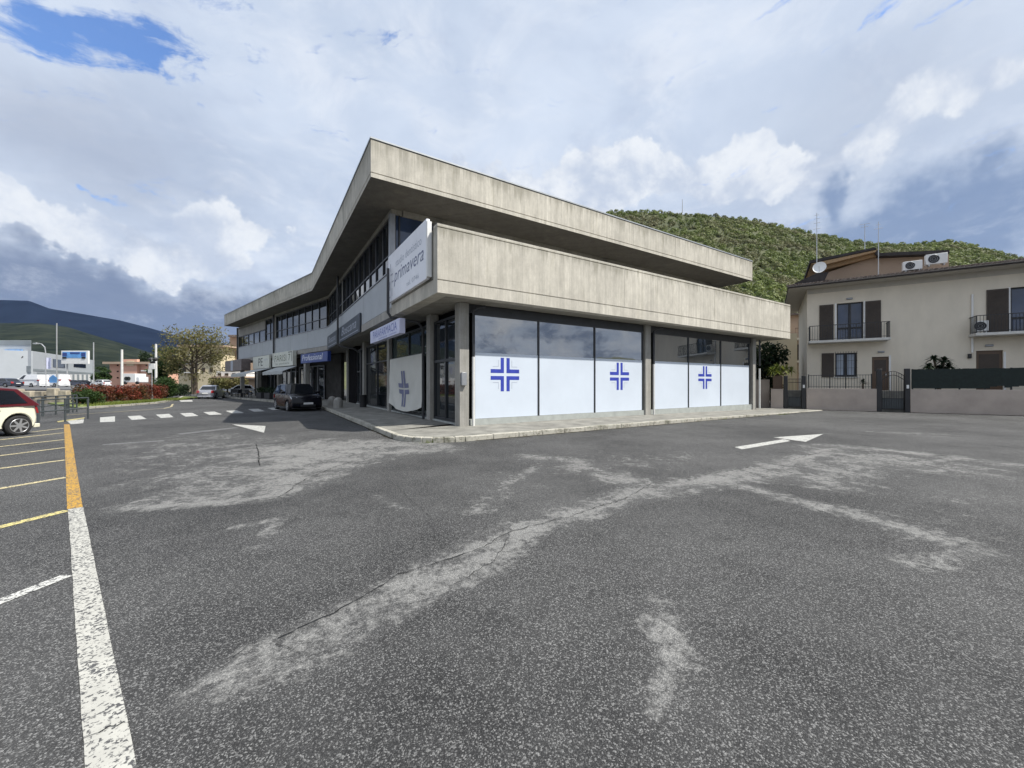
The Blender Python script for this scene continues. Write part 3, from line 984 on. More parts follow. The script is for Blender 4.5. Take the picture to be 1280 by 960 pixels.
for a0, a1 in ((1.72, 10.94), (11.36, 20.84)):
    MB(F1).box(a0, a1, BG - 0.05, BG + 0.2, 0.0, 0.355).build('plinth', MT['plinth'], bld)
    MB(F1).box(a0, a1, BG + 0.0, BG + 0.2, 4.112, 4.42).build('lintel', MT['frame'], bld)


# left ground floor bays
def bay(b0, b1, divs, door=False, m='glass_teal'):
    g = MB(F1).box(1.50, 1.53, b0, b1, 0.22, 4.1).build('shop_window' if not door else 'shop_door', MT[m], bld)
    f = MB(F1)
    for k in range(divs + 1):
        b = b0 + (b1 - b0) * k / divs
        f.box(1.44, 1.497, b - 0.035, b + 0.035, 0.2, 4.1)
    for z in ((0.2, 0.28), (2.9, 2.96), (4.02, 4.1)) if not door else ((0.2, 0.3), (2.45, 2.55), (4.02, 4.1)): f.box(1.445, 1.496, b0, b1, *z)
    f.build('window_frame', MT['frame'], g)
    MB(F1).box(1.38, 1.7, b0, b1, 0.0, 0.2).build('threshold', MT['plinth'], g)
    return g


bay(1.68, 4.02, 2, True, 'glass')
bay(4.5, 10.17, 2)
g = bay(10.65, 16.45, 2, False, 'glass')
g = bay(16.95, 19.6, 2, True, 'glass')
MB(F1).box(1.4, 1.7, 19.7, 22.6, 0.14, 4.42).build('side_wall', MT['dark'], bld)  # near-black slab stands in for the darkness of the open passage
# seg 2 shop fronts
for b0, b1, m in ((6.3, 12.5, 'glass'), (13.6, 19.6, 'glass'), (20.6, 26.6, 'glass')):
    g = MB(F2).box(2.3, 2.34, b0, b1, 0.3, 3.4).build('shop_window', MT[m], bld)
    f = MB(F2)
    for k in range(5):
        b = b0 + (b1 - b0) * k / 4; f.box(2.22, 2.297, b - 0.05, b + 0.05, 0.15, 3.4)
    f.box(2.23, 2.296, b0, b1, 3.3, 3.42); f.box(2.23, 2.296, b0, b1, 0.2, 0.32)
    f.build('window_frame', MT['frame_grey'], g)


def pipe(T, pts, r=0.055, m='frame'):
    p = MB(T).tube(pts, r, 8).build('downpipe', MT[m], bld, smooth=True)
    return p


pipe(F1, [(-0.12, 5.06, 6.3), (-0.12, 5.06, 4.5), (-0.02, 5.02, 4.32), (0.5, 4.85, 4.22), (1.0, 4.7, 4.15), (1.2, 4.62, 3.9), (1.2, 4.6, 0.14)], 0.06)
pipe(F1, [(-0.12, 17.9, 8.96), (-0.12, 17.9, 4.4), (0.0, 17.85, 4.2), (0.8, 17.2, 4.0), (1.2, 17.0, 3.7), (1.22, 17.0, 0.14)], 0.07)
pipe(U2, [(-0.10, 13.0, 8.70), (-0.10, 13.0, 4.30)], 0.08)
pipe(U2, [(-0.10, 26.9, 8.70), (-0.10, 26.9, 4.0)], 0.08)
for a in (1.80, 11.48, 20.98):
    if a < 20: pipe(F1, [(a + 0.35, 0.95, 4.30), (a + 0.12, 1.1, 4.26), (a, 1.19, 4.15), (a, 1.19, 2.55)], 0.05)
    else: pipe(F1, [(a + 0.35, 1.1, 4.3), (a + 0.35, 1.1, 2.7)], 0.05)
    x = a if a < 20 else a + 0.35; y = 1.19 if a < 20 else 1.1
    pipe(F1, [(x, y, 2.55), (x, y, 0.10)], 0.05, 'pipe_white')  # pale below, dark above: the soffit's shadow edge put into the pipe colours
b = MB(F1).box(1.33, 1.52, 1.13, 1.245, 1.55, 2.0).build('meter_box', MT['frame_grey'], bld, bevel=0.01)

# ------------------------------------------------------------------ signs on the building
def F1s(a): return lambda b, z: F1(a, b, z)


def sign(name, label, T, a_out, a_in, b0, b1, z0, z1, m, origin=None):
    s = thing(name, label, 'sign', T((a_out + a_in) / 2, (b0 + b1) / 2, z0))
    MB(T).box(a_out, a_in, b0, b1, z0, z1).build('sign_panel', MT[m], s, bevel=0.01)
    return s


def face(T, a, bc, zc):   # left facade is read from the street: text runs towards decreasing b
    return lambda x, z: T(a, bc - x, zc + z)


s = sign('dental_sign', 'large white sign with script lettering at the building corner above the terrace end', U1, -0.14, -0.03, 0.55, 4.97, 4.86, 6.72, 'sign_white')
text_mesh('lettering', 'studio dentistico', 0.28, 2.9, MT['ink_pale'], s, face(U1, -0.143, 2.45, 6.20))
text_mesh('lettering', 'primavera', 0.62, 3.3, MT['ink_grey'], s, face(U1, -0.143, 2.45, 5.66), 0.25)
text_mesh('lettering', 'tel. 0746', 0.16, 1.3, MT['ink_pale'], s, face(U1, -0.143, 1.9, 5.12))
mb = MB()
for (b, z, w, h) in ((4.6, 6.2, .05, .3), (4.45, 5.9, .3, .05), (4.7, 5.5, .06, .35), (4.4, 5.2, .05, .3), (4.75, 5.05, .2, .05), (4.3, 5.6, .25, .05)):
    mb.T = U1; mb.box(-0.146, -0.142, b - w / 2, b + w / 2, z - h / 2, z + h / 2)
mb.build('figure_print', MT['ink_pale'], s)
MB(U1).box(-0.16, -0.02, 0.42, 0.545, 4.9, 6.6).build('sign_frame', MT['white'], s)

s = sign('pharmacy_sign', 'long lilac and blue pharmacy sign hanging below the grey wall band', F1, 0.10, 0.34, 4.25, 9.2, 3.60, 4.20, 'sign_lilac')
text_mesh('lettering', 'PARAFARMACIA', 0.34, 4.0, MT['ink_blue'], s, face(F1, 0.097, 6.6, 3.95))
text_mesh('lettering', 'omeopatia  cosmesi', 0.09, 2.9, MT['ink_blue'], s, face(F1, 0.097, 6.1, 3.68))
s = sign('dark_shop_sign', 'larger of two dark rectangular signs with pale script on the grey wall band', U1, -0.10, -0.02, 10.75, 17.6, 4.36, 5.38, 'sign_dark')
text_mesh('lettering', 'Boscana', 0.52, 4.8, MT['ink_pale'], s, face(U1, -0.103, 14.1, 4.98), 0.3)
MB(U1).box(-0.105, -0.101, 11.2, 17.2, 4.50, 4.54).build('underline', MT['ink_pale'], s)
s = sign('dark_shop_sign', 'smaller of two dark rectangular signs, beside the drainpipe near the facade bend', U1, -0.10, -0.02, 18.2, 23.3, 4.36, 5.38, 'sign_dark')
text_mesh('lettering', 'Boscana', 0.45, 3.4, MT['ink_pale'], s, face(U1, -0.103, 20.8, 4.98), 0.3)
MB(U1).box(-0.105, -0.101, 18.7, 22.9, 4.50, 4.54).build('underline', MT['ink_pale'], s)
s = sign('blue_shop_sign', 'blue sign with white script lettering under the wall band behind the black car', F2, -0.30, -0.02, -0.6, 5.0, 3.42, 4.22, 'sign_blue')
text_mesh('lettering', 'Professional', 0.5, 4.4, MT['ink_white'], s, face(F2, -0.303, 2.5, 3.87), 0.25)
s = sign('cream_shop_sign', 'cream sign with dark ornate lettering above a retracted grey awning', U2, -0.42, -0.10, 6.6, 12.3, 3.30, 4.68, 'sign_cream')
text_mesh('lettering', 'PARISI 7', 0.62, 4.4, MT['ink_olive'], s, face(U2, -0.423, 9.4, 4.10))
text_mesh('lettering', 'bar pasticceria', 0.22, 3.8, MT['ink_olive'], s, face(U2, -0.423, 9.4, 3.55))
mb = MB(U2)
mb.box(-0.425, -0.421, 6.8, 6.9, 3.7, 4.6); mb.box(-0.425, -0.421, 12.0, 12.1, 4.0, 4.6); mb.box(-0.425, -0.421, 6.8, 7.8, 4.53, 4.6)
mb.build('ornament', MT['ink_black'], s)
s = sign('white_shop_sign', 'white square shop sign with grey PE letters over the open awning', U2, -0.30, -0.10, 13.7, 19.4, 3.28, 4.62, 'sign_cream')
text_mesh('lettering', 'PE', 0.85, 1.5, MT['ink_black'], s, face(U2, -0.303, 16.6, 3.98))
text_mesh('lettering', 'caffe', 0.2, 1.2, MT['ink_pale'], s, face(U2, -0.303, 14.8, 4.2))
s = sign('brown_shop_sign', 'weathered brown shop sign with pale stripe at the far end of the building', U2, -1.2, -0.3, 20.3, 27.8, 3.15, 4.45, 'sign_brown')
MB(U2).box(-1.206, -1.202, 24.0, 25.0, 3.2, 4.4).build('pale_stripe', MT['ink_pale'], s)


def awning(label, b0, b1, z_in, z_out, out):
    w = thing('awning', label, 'awning', F2(-0.1, (b0 + b1) / 2, z_in))
    mb = MB(F2)
    n = 8
    mb.extrude([(-0.1, b0, z_in), (-0.1, b1, z_in), (-out, b1, z_out), (-out, b0, z_out)],
               [(-0.1, b0, z_in + .02), (-0.1, b1, z_in + .02), (-out, b1, z_out + .02), (-out, b0, z_out + .02)])
    mb.build('canopy', MT['awning'], w)
    mb = MB(F2)
    for k in range(12):
        c0 = b0 + (b1 - b0) * k / 12; c1 = b0 + (b1 - b0) * (k + 1) / 12
        mb.box(-out - 0.012, -out, c0, c1, z_out - 0.25 - 0.03 * (k % 2), z_out + 0.015)
    mb.build('valance', MT['awning'], w)
    for b in (b0 + 0.1, b1 - 0.1):
        MB(F2).tube([(0.0, b, z_in - 0.5), (-out * 0.5, b, z_in - 0.55), (-out + 0.02, b, z_out - 0.03)], 0.025, 6).build('arm', MT['frame_grey'], w)


awning('open grey cloth awning sloping out over the cafe window', 13.4, 19.2, 3.25, 2.62, 2.4)
awning('shallow grey awning under the cream sign behind the black car', 6.5, 12.2, 3.25, 2.75, 1.3)

# draped banner with a cross
nb, nz = 40, 26
b0, b1 = 4.72, 9.78
mb = MB()
vs = []; fs = []


def banner_pt(s, t):
    b = b0 + (b1 - b0) * s
    sag = 0.30 * math.sin(math.pi * s)
    z1 = 2.88; z0 = 0.62 - sag
    z = z1 + (z0 - z1) * t
    x = (s - 0.5)
    a = 1.22 - 0.05 * math.sin(2.2 * t * math.pi) * (1 - abs(2 * x)) - 0.05 * math.sin(20 * (abs(x) + 0.5 * t)) * (0.15 + t) * min(1, abs(x) * 5) * (1 - abs(1.4 * x)) - 0.05 * t
    return F1(a, b, z)


for j in range(nz + 1):
    for i in range(nb + 1): vs.append(banner_pt(i / nb, j / nz))
for j in range(nz):
    for i in range(nb): fs.append((j * (nb + 1) + i, j * (nb + 1) + i + 1, (j + 1) * (nb + 1) + i + 1, (j + 1) * (nb + 1) + i))
bn = MB().add(vs, fs).build('cloth_banner', MT['banner'], None, origin=F1(1.2, 7.2, 0.4), smooth=True, angle=180)
props(bn, 'pale cloth banner with a blue cross hanging over the shop window', 'banner')
A, B = cross_poly()
mb = MB()


def on_banner(x, y):
    s = (7.3 - x - b0) / (b1 - b0); t = (2.88 - (1.45 + y)) / (2.88 - 0.45)
    return banner_pt(s, t) - Vector((R2.x, R2.y, 0)) * 0.012


for q in A:
    for k in range(6):
        pass
    # cut each L into small quads so that it follows the folds
    sx = 1 if max(p[0] for p in q) > 0.3 else -1; sy = 1 if max(p[1] for p in q) > 0.3 else -1
    for (x0, x1, y0, y1) in ((0.05, 0.78, 0.04, 0.24), (0.05, 0.30, 0.24, 0.80)):
        N = 6
        for i in range(N):
            for j in range(N):
                xa, xb = x0 + (x1 - x0) * i / N, x0 + (x1 - x0) * (i + 1) / N
                ya, yb = y0 + (y1 - y0) * j / N, y0 + (y1 - y0) * (j + 1) / N
                mb.poly([on_banner(sx * xx, sy * yy) for xx, yy in ((xa, ya), (xb, ya), (xb, yb), (xa, yb))])
mb.build('cross_logo', M('faded_blue', (0.17, 0.18, 0.28), 0.8, 0.15, 4), bn)

# concrete bollards on the left kerb
def bollard(loc, label):
    b = MB().lathe(loc, [(0.27, 0.0), (0.275, 0.12), (0.27, 0.35), (0.245, 0.47), (0.19, 0.56), (0.11, 0.62), (0.03, 0.64)], 18).build('concrete_bollard', MT['concrete_dark'], None, origin=loc, smooth=True)
    props(b, label, 'bollard', 'concrete bollards on the sidewalk')


bollard(F1(-0.5, 17.7, 0.14), 'dome topped concrete bollard on the sidewalk, closer to the parked black car')
bollard(F1(-0.5, 15.2, 0.14), 'dome topped concrete bollard on the sidewalk, closer to the shop columns')
mb = thing('litter_bin', 'small dark litter bin by the column behind the concrete bollards', 'bin', F1(0.9, 14.8, 0.14))
MB().lathe(F1(0.9, 14.8, 0.14), [(0.2, 0.0), (0.22, 0.7), (0.23, 0.72), (0.23, 0.78)], 14).build('bin_body', MT['trim'], mb, smooth=True)

# cafe furniture in front of the far wing
def chair_proto(loc, label, group):
    c = thing('bistro_chair', label, 'chair', loc, group)
    x, y, z = loc
    MB().box(x - .22, x + .22, y - .22, y + .22, z + .43, z + .47).build('seat', MT['iron'], c)
    MB().box(x - .22, x + .22, y + .19, y + .22, z + .5, z + .88).build('backrest', MT['iron'], c)
    for sx in (-.19, .19):
        for sy in (-.19, .2):
            MB().box(x + sx - .02, x + sx + .02, y + sy - .02, y + sy + .02, z, z + (.43 if sy < 0 else .5)).build('leg', MT['iron'], c)
    return c


grp = 'dark bistro chairs outside the cafe'
lab = 'dark bistro chair on the kerb outside the far cafe'
c0 = chair_proto(tuple(F2(-1.6, 17.0, 0.14)), lab, grp)
for i, (a, b, rz) in enumerate(((-1.7, 18.2, 1.2), (-1.5, 19.5, 2.6), (-1.7, 20.8, 0.4), (-1.6, 22.0, 3.6), (-1.7, 23.2, 1.9))):
    copy_thing(c0, F2(a, b, 0.14), rz)
for a, b, lb in ((-0.9, 17.7, 'round dark cafe table nearest the awning'), (-0.9, 21.4, 'round dark cafe table under the brown sign')):
    p = F2(a, b, 0.14); t = thing('cafe_table', lb, 'table', p)
    MB().lathe((p.x, p.y, p.z + .70), [(0.36, 0), (0.36, 0.03)], 18).build('tabletop', MT['iron'], t)
    MB().lathe(p, [(0.2, 0), (0.2, 0.02), (0.03, 0.04), (0.03, 0.7)], 12).build('pedestal', MT['iron'], t)
for b, lb in ((8.0, 'dark planter box with low shrubs just behind the black car'), (10.6, 'dark planter box with low shrubs between car and awning'), (13.2, 'dark planter box with low shrubs beside the drainpipe')):
    p = F2(-1.1, b, 0.14); t = thing('planter_box', lb, 'planter', p)
    MB(F2).box(-1.4, -0.8, b - 0.8, b + 0.8, 0.14, 0.75).build('box', MT['trim'], t, bevel=0.02)
    V_, F_, t_ = leaves([F2(-1.1, b + k, 0.95) for k in (-0.5, 0, 0.5)], [0.38] * 3, 260, 0.09)
    np_mesh('foliage', V_, F_, MT['leaf_dark'], t, tint=t_)


# ------------------------------------------------------------------ cars
def make_car(name, label, loc, heading, body_m, roof_m, L=4.1, W=1.74, H=1.48, wb=2.5, fo=0.8, style='hatch', group=None, plate=None, rear_glass_z=None):
    """x forward, origin on the ground under the middle"""
    rz = math.atan2(heading[1], heading[0])
    c = thing(name, label, 'car', (loc[0], loc[1], loc[2] if len(loc) > 2 else 0), group, rz)
    xf, xr = L / 2, -L / 2
    ax_f = xf - fo; ax_r = ax_f - wb
    wr = 0.31; ar = 0.37
    belt = H * 0.63; sill = 0.22
    hood0 = H * 0.52; hood1 = H * 0.62
    cowl = xf - fo - 0.35
    # side outline, clockwise from front bottom
    def arc(xc):
        return [(xc + ar * math.cos(t), 0.31 + ar * math.sin(t)) for t in [math.radians(k) for k in range(-14, 195, 16)]]
    pts = [(xf - 0.12, sill), (xf - 0.01, 0.32), (xf, 0.46), (xf - 0.03, hood0 - 0.08), (xf - 0.16, hood0 + 0.02), (xf - 0.55, hood0 + 0.10), (cowl, hood1 + 0.02)]
    if style == 'sedan':
        pts += [(xr + 1.0, belt + 0.02), (xr + 0.35, belt + 0.0), (xr + 0.05, belt - 0.04), (xr, belt - 0.2), (xr + 0.02, 0.42), (xr + 0.1, sill + 0.04)]
    else:
        pts += [(xr + 0.5, belt + 0.05), (xr + 0.12, belt + 0.03), (xr + 0.04, belt - 0.12), (xr, 0.55), (xr + 0.02, 0.40), (xr + 0.10, sill + 0.04)]
    a_r = [p for p in arc(ax_r)]; a_r.reverse()   # from low x to high x
    a_f = [p for p in arc(ax_f)]; a_f.reverse()
    pts += a_r + [(ax_r + ar + 0.1, sill), (ax_f - ar - 0.1, sill)] + a_f
    ny = 7
    mb = MB(); vs = []; n = len(pts)
    for j in range(ny):
        s = -1 + 2 * j / (ny - 1)
        for x, z in pts:
            e = abs(2 * x / L)
            half = W / 2 * (1 - 0.10 * max(0, e - 0.55) / 0.45)
            if z > 0.55: half *= 1 - 0.07 * (z - 0.55) / 0.4
            if z < 0.4: half *= 0.985
            xx = x - math.copysign(0.16, x) * s * s * max(0, (e - 0.72) / 0.28) ** 1.5
            zz = z + (0.015 * (1 - s * s) if z > hood0 else 0)
            vs.append((xx, s * half, zz))
    fs = [tuple(range(n)), tuple(range((ny - 1) * n, ny * n))]
    for j in range(ny - 1):
        for i in range(n):
            k = (i + 1) % n
            fs.append((j * n + i, j * n + k, (j + 1) * n + k, (j + 1) * n + i))
    mb.add(vs, fs)
    body = mb.build('body', body_m, c, local=True, bevel=0.035, angle=50)
    # greenhouse
    if style == 'sedan': gb = [(cowl + 0.02, hood1), (xr + 0.75, belt)]; gt = [(cowl - 0.85, H), (xr + 1.35, H - 0.03)]
    elif style == 'van': gb = [(cowl + 0.1, hood1), (xr + 0.06, belt)]; gt = [(cowl - 0.65, H), (xr + 0.12, H)]
    else: gb = [(cowl + 0.02, hood1), (xr + 0.10, belt)]; gt = [(cowl - 0.80, H - 0.01), (xr + 0.52, H - 0.05)]
    wb0, wt = W / 2 * 0.93, W / 2 * 0.74

    def G(s, t, side):   # s along 0 front..1 rear, t up
        x = (gb[0][0] * (1 - s) + gb[1][0] * s) * (1 - t) + (gt[0][0] * (1 - s) + gt[1][0] * s) * t
        z = (gb[0][1] * (1 - s) + gb[1][1] * s) * (1 - t) + (gt[0][1] * (1 - s) + gt[1][1] * s) * t
        crown = 0.035 * math.sin(math.pi * s) * t
        return (x, side * (wb0 + (wt - wb0) * t), z + crown)
    vs = []; fs = []; ns = 7; nyy = 5
    for j in range(nyy):
        sd = -1 + 2 * j / (nyy - 1)
        for i in range(ns): x, y, z = G(i / (ns - 1), 1, 1); vs.append((x, sd * wt, z + 0.02 * (1 - sd * sd)))
    for j in range(nyy - 1):
        for i in range(ns - 1): fs.append((j * ns + i, j * ns + i + 1, (j + 1) * ns + i + 1, (j + 1) * ns + i))
    o = len(vs)
    for sd in (-1, 1):
        for i in range(ns): vs.append(G(i / (ns - 1), -0.06, sd))
    base = [o, o + ns]
    for k, j in ((0, 0), (1, nyy - 1)):
        for i in range(ns - 1): fs.append((base[k] + i, base[k] + i + 1, j * ns + i + 1, j * ns + i))
    fs.append(tuple([j * ns for j in range(nyy)] + [base[1], base[0]]))
    fs.append(tuple([j * ns + ns - 1 for j in range(nyy)] + [base[1] + ns - 1, base[0] + ns - 1]))
    rf = MB().add(vs, fs).build('roof', roof_m, c, local=True, bevel=0.03, angle=50)

    def pane(name, pts4, off):
        P = [Vector(p) + Vector(off) for p in pts4]; nrm = (P[1] - P[0]).cross(P[-1] - P[0]).normalized()
        if nrm.dot(Vector(off)) < 0: nrm = -nrm
        mb = MB().extrude(P, [p + nrm * 0.006 for p in P]); return mb.build(name, MT['car_glass'], c, local=True)
    for sd in (-1, 1):
        split = 0.50 if style != 'sedan' else 0.52
        if style == 'van':
            pane('side_window', [G(0.05, 0.06, sd), G(0.28, 0.06, sd), G(0.26, 0.9, sd), G(0.10, 0.9, sd)], (0, sd * 0.006, 0))
        else:
            pane('side_window', [G(0.05, 0.06, sd), G(split - .015, 0.06, sd), G(split - .015, 0.88, sd), G(0.09, 0.88, sd)], (0, sd * 0.006, 0))
            pane('side_window', [G(split + .02, 0.06, sd), G(0.90, 0.10, sd), G(0.88, 0.84, sd), G(split + .02, 0.88, sd)], (0, sd * 0.006, 0))
        MB().box(ax_f - 1.95, ax_f - 1.75, sd * (W / 2 * 0.965), sd * (W / 2 * 0.965 + 0.03), belt - 0.13, belt - 0.10).build('door_handle', body_m, c, local=True)
        mb = MB()
        for xx in (ax_f - 0.52, ax_f - 1.55): mb.box(xx, xx + 0.012, sd * W / 2 * 0.985, sd * (W / 2 + 0.001), 0.32, belt - 0.06)
        mb.build('door_seam', MT['trim'], c, local=True)
        mr = MB().box(cowl - 0.33, cowl - 0.12, sd * (W / 2 * 0.95), sd * (W / 2 + 0.16), belt + 0.02, belt + 0.15).build('mirror', body_m, c, local=True, bevel=0.03)
        MB().box(ax_r + ar + 0.02, ax_f - ar - 0.02, sd * (W / 2 * 0.95), sd * (W / 2 * 0.998), 0.17, 0.26).build('side_skirt', MT['trim'], c, local=True)
    fr = [Vector(G(0, 0.03, -1)), Vector(G(0, 0.03, 1)), Vector(G(0, 0.92, 1)), Vector(G(0, 0.92, -1))]
    for p in fr: p.y *= 0.93
    pane('windscreen', fr, (0.02, 0, 0.008))
    if style != 'van':
        rr_ = [Vector(G(1, 0.12, -1)), Vector(G(1, 0.12, 1)), Vector(G(1, 0.84, 1)), Vector(G(1, 0.84, -1))]
        for p in rr_: p.y *= 0.88
        pane('rear_window', rr_, (-0.012, 0, 0.006))
    # under body
    MB().box(xr + 0.25, xf - 0.25, -W / 2 * 0.8, W / 2 * 0.8, 0.16, 0.5).build('underbody', MT['trim'], c, local=True)
    # wheels
    for xc in (ax_f, ax_r):
        for sd in (-1, 1):
            y1 = sd * (W / 2 - 0.01); y0 = sd * (W / 2 - 0.21)
            w = MB().lathe((xc, min(y0, y1), wr), [(wr * 0.66, 0.0), (wr - 0.03, 0.0), (wr, 0.03), (wr, 0.17), (wr - 0.03, 0.20), (wr * 0.66, 0.20)], 28, 'y').build('wheel', MT['rubber'], c, local=True, smooth=True)
            rm = MB()
            yf = sd * (W / 2 - 0.02)
            for k in range(7):
                t = 2 * math.pi * k / 7
                d = Vector((math.cos(t), 0, math.sin(t))); q = Vector((-math.sin(t), 0, math.cos(t)))
                cc = Vector((xc, yf, wr))
                rm.extrude([cc + d * .04 - q * .03, cc + d * .04 + q * .03, cc + d * wr * .68 + q * .022, cc + d * wr * .68 - q * .022],
                           [v + Vector((0, sd * 0.012, 0)) for v in (cc + d * .04 - q * .03, cc + d * .04 + q * .03, cc + d * wr * .68 + q * .022, cc + d * wr * .68 - q * .022)])
            rm.lathe((xc, yf - 0.008, wr), [(0.055, 0), (0.055, 0.024)], 14, 'y')
            ring = [(xc + math.cos(t) * wr * .68, yf, wr + math.sin(t) * wr * .68) for t in [2 * math.pi * k / 28 for k in range(29)]]
            rm.tube(ring, 0.014, 6, caps=False)
            rm.build('rim', MT['rim'], w, local=True)
            MB().lathe((xc, yf - sd * 0.10 - 0.01, wr), [(wr * .66, 0), (wr * .66, 0.02)], 20, 'y').build('brake_disc', MT['trim'], w, local=True)
    # lamps, bumpers, plates
    for sd in (-1, 1):
        hl = MB()
        P = [(xf - 0.115, sd * W * 0.27, hood0 - 0.16), (xf - 0.30, sd * W * 0.445, hood0 - 0.12), (xf - 0.50, sd * W * 0.455, hood0 + 0.03), (xf - 0.19, sd * W * 0.30, hood0 - 0.02)]
        hl.extrude(P, [(p[0] + 0.035, p[1] * 1.03, p[2] + 0.015) for p in P]); hl.build('headlight', MT['lamp_clear'], c, local=True, bevel=0.01)
        tl = MB()
        zt = belt - 0.02
        P = [(xr + 0.03, sd * W * 0.30, zt - 0.26), (xr + 0.16, sd * W * 0.445, zt - 0.26), (xr + 0.22, sd * W * 0.44, zt + 0.03), (xr + 0.10, sd * W * 0.31, zt + 0.01)]
        tl.extrude(P, [(p[0] - 0.05, p[1] * 1.025, p[2]) for p in P]); tl.build('taillight', MT['lamp_red'], c, local=True, bevel=0.01)
    MB().box(xf - 0.04, xf + 0.008, -W * 0.22, W * 0.22, 0.27, 0.40).build('grille', MT['trim'], c, local=True, bevel=0.01)
    MB().box(xr + 0.02, xr + 0.2, -W * 0.40, W * 0.40, 0.20, 0.33).build('rear_bumper', body_m, c, local=True, bevel=0.02)
    MB().box(xf + 0.003, xf + 0.018, -0.26, 0.26, 0.41, 0.52).build('licence_plate', MT['white'], c, local=True)
    MB().box(xr - 0.015, xr + 0.01, -0.26, 0.26, 0.56, 0.67).build('licence_plate', MT['white'], c, local=True)
    return c


make_car('parked_car', 'black five door hatchback parked nose out at the kerb under the building', (-13.45, 24.55), (0.69, -0.72), MT['car_black'], MT['car_black'], 4.4, 1.84, 1.60, 2.66, 0.85)
make_car('parked_car', 'silver hatchback seen from behind near the big bare tree', (-33.4, 43.6), (-0.36, 0.93), MT['car_silver'], MT['car_silver'], 4.1, 1.72, 1.45, 2.5, 0.8, 'sedan')
make_car('parked_car', 'white hatchback partly hidden by cafe chairs at the building end', (-37.2, 53.2), (-0.8, -0.6), MT['car_white'], MT['car_white'], 4.0, 1.7, 1.48)
# cream hatchback with wine red roof, rear at the left edge of the lot
hd = Vector((-0.14, -0.99)).normalized()
rw = Vector((-15.26, 12.15)); Lc = 3.75
side = Vector((-hd.y, hd.x))         # car's left side
ctr = rw - side * 0.84 + hd * (Lc / 2 - 0.60)
make_car('parked_car', 'cream white small hatchback with wine red roof parked by the railing', (ctr.x, ctr.y), hd, MT['car_cream'], MT['car_red'], Lc, 1.70, 1.50, 2.35, 0.80)

# ------------------------------------------------------------------ house on the right
E2 = Vector((0.836, -0.548)).normalized(); G2 = Vector((-E2.y, E2.x))
if G2.y < 0: G2 = -G2
W0 = Vector((18.45, 24.5)); H0 = Vector((20.13, 26.74))


def FH(s, g, z=0.0):
    p = H0 + E2 * s + G2 * g
    return Vector((p.x, p.y, z))


def FW(s, g, z=0.0):
    p = W0 + E2 * s + G2 * g
    return Vector((p.x, p.y, z))


hs = thing('cream_house', 'two storey cream plastered house with brown shutters and tiled eaves', 'house', FH(8, 5))
HW, HD = 20.0, 9.0
ZE = 8.02
# facade with openings cut
openings = [(1.57, 2.89, 4.46, 6.90), (1.49, 2.57, 2.07, 3.63), (3.30, 4.09, 1.2, 3.32), (7.76, 8.78, 1.2, 3.5), (9.05, 10.5, 4.46, 6.95)]


def wall_with_holes(T, w, z0, z1, holes, depth=0.18):
    xs = sorted({0, w, *[h[0] for h in holes], *[h[1] for h in holes]}); zs = sorted({z0, z1, *[h[2] for h in holes], *[h[3] for h in holes]})
    mb = MB(T)
    inside = lambda x, z: any(h[0] < x < h[1] and h[2] < z < h[3] for h in holes)
    for i in range(len(xs) - 1):
        for j in range(len(zs) - 1):
            if not inside((xs[i] + xs[i + 1]) / 2, (zs[j] + zs[j + 1]) / 2):
                mb.add([(xs[i], 0, zs[j]), (xs[i + 1], 0, zs[j]), (xs[i + 1], 0, zs[j + 1]), (xs[i], 0, zs[j + 1])], [(0, 1, 2, 3)])
    for x0, x1, a, b in holes:
        mb.add([(x0, 0, a), (x0, depth, a), (x0, depth, b), (x0, 0, b)], [(0, 1, 2, 3)]); mb.add([(x1, 0, a), (x1, depth, a), (x1, depth, b), (x1, 0, b)], [(0, 1, 2, 3)])
        mb.add([(x0, 0, a), (x1, 0, a), (x1, depth, a), (x0, depth, a)], [(0, 1, 2, 3)]); mb.add([(x0, 0, b), (x1, 0, b), (x1, depth, b), (x0, depth, b)], [(0, 1, 2, 3)])
    return mb


mb = wall_with_holes(FH, HW, 0.0, ZE, openings)
mb.add([(0, 0, 0), (0, HD, 0), (0, HD, ZE), (0, 0, ZE)], [(0, 1, 2, 3)])
mb.add([(HW, 0, 0), (HW, HD, 0), (HW, HD, ZE), (HW, 0, ZE)], [(0, 1, 2, 3)])
mb.add([(0, HD, 0), (HW, HD, 0), (HW, HD, ZE), (0, HD, ZE)], [(0, 1, 2, 3)])
wall = mb.build('wall', MT['plaster'], hs)
MB(FH).box(0.02, HW, -0.03, -0.002, ZE - 0.32, ZE - 0.002).build('cornice', MT['eave_soffit'], hs)


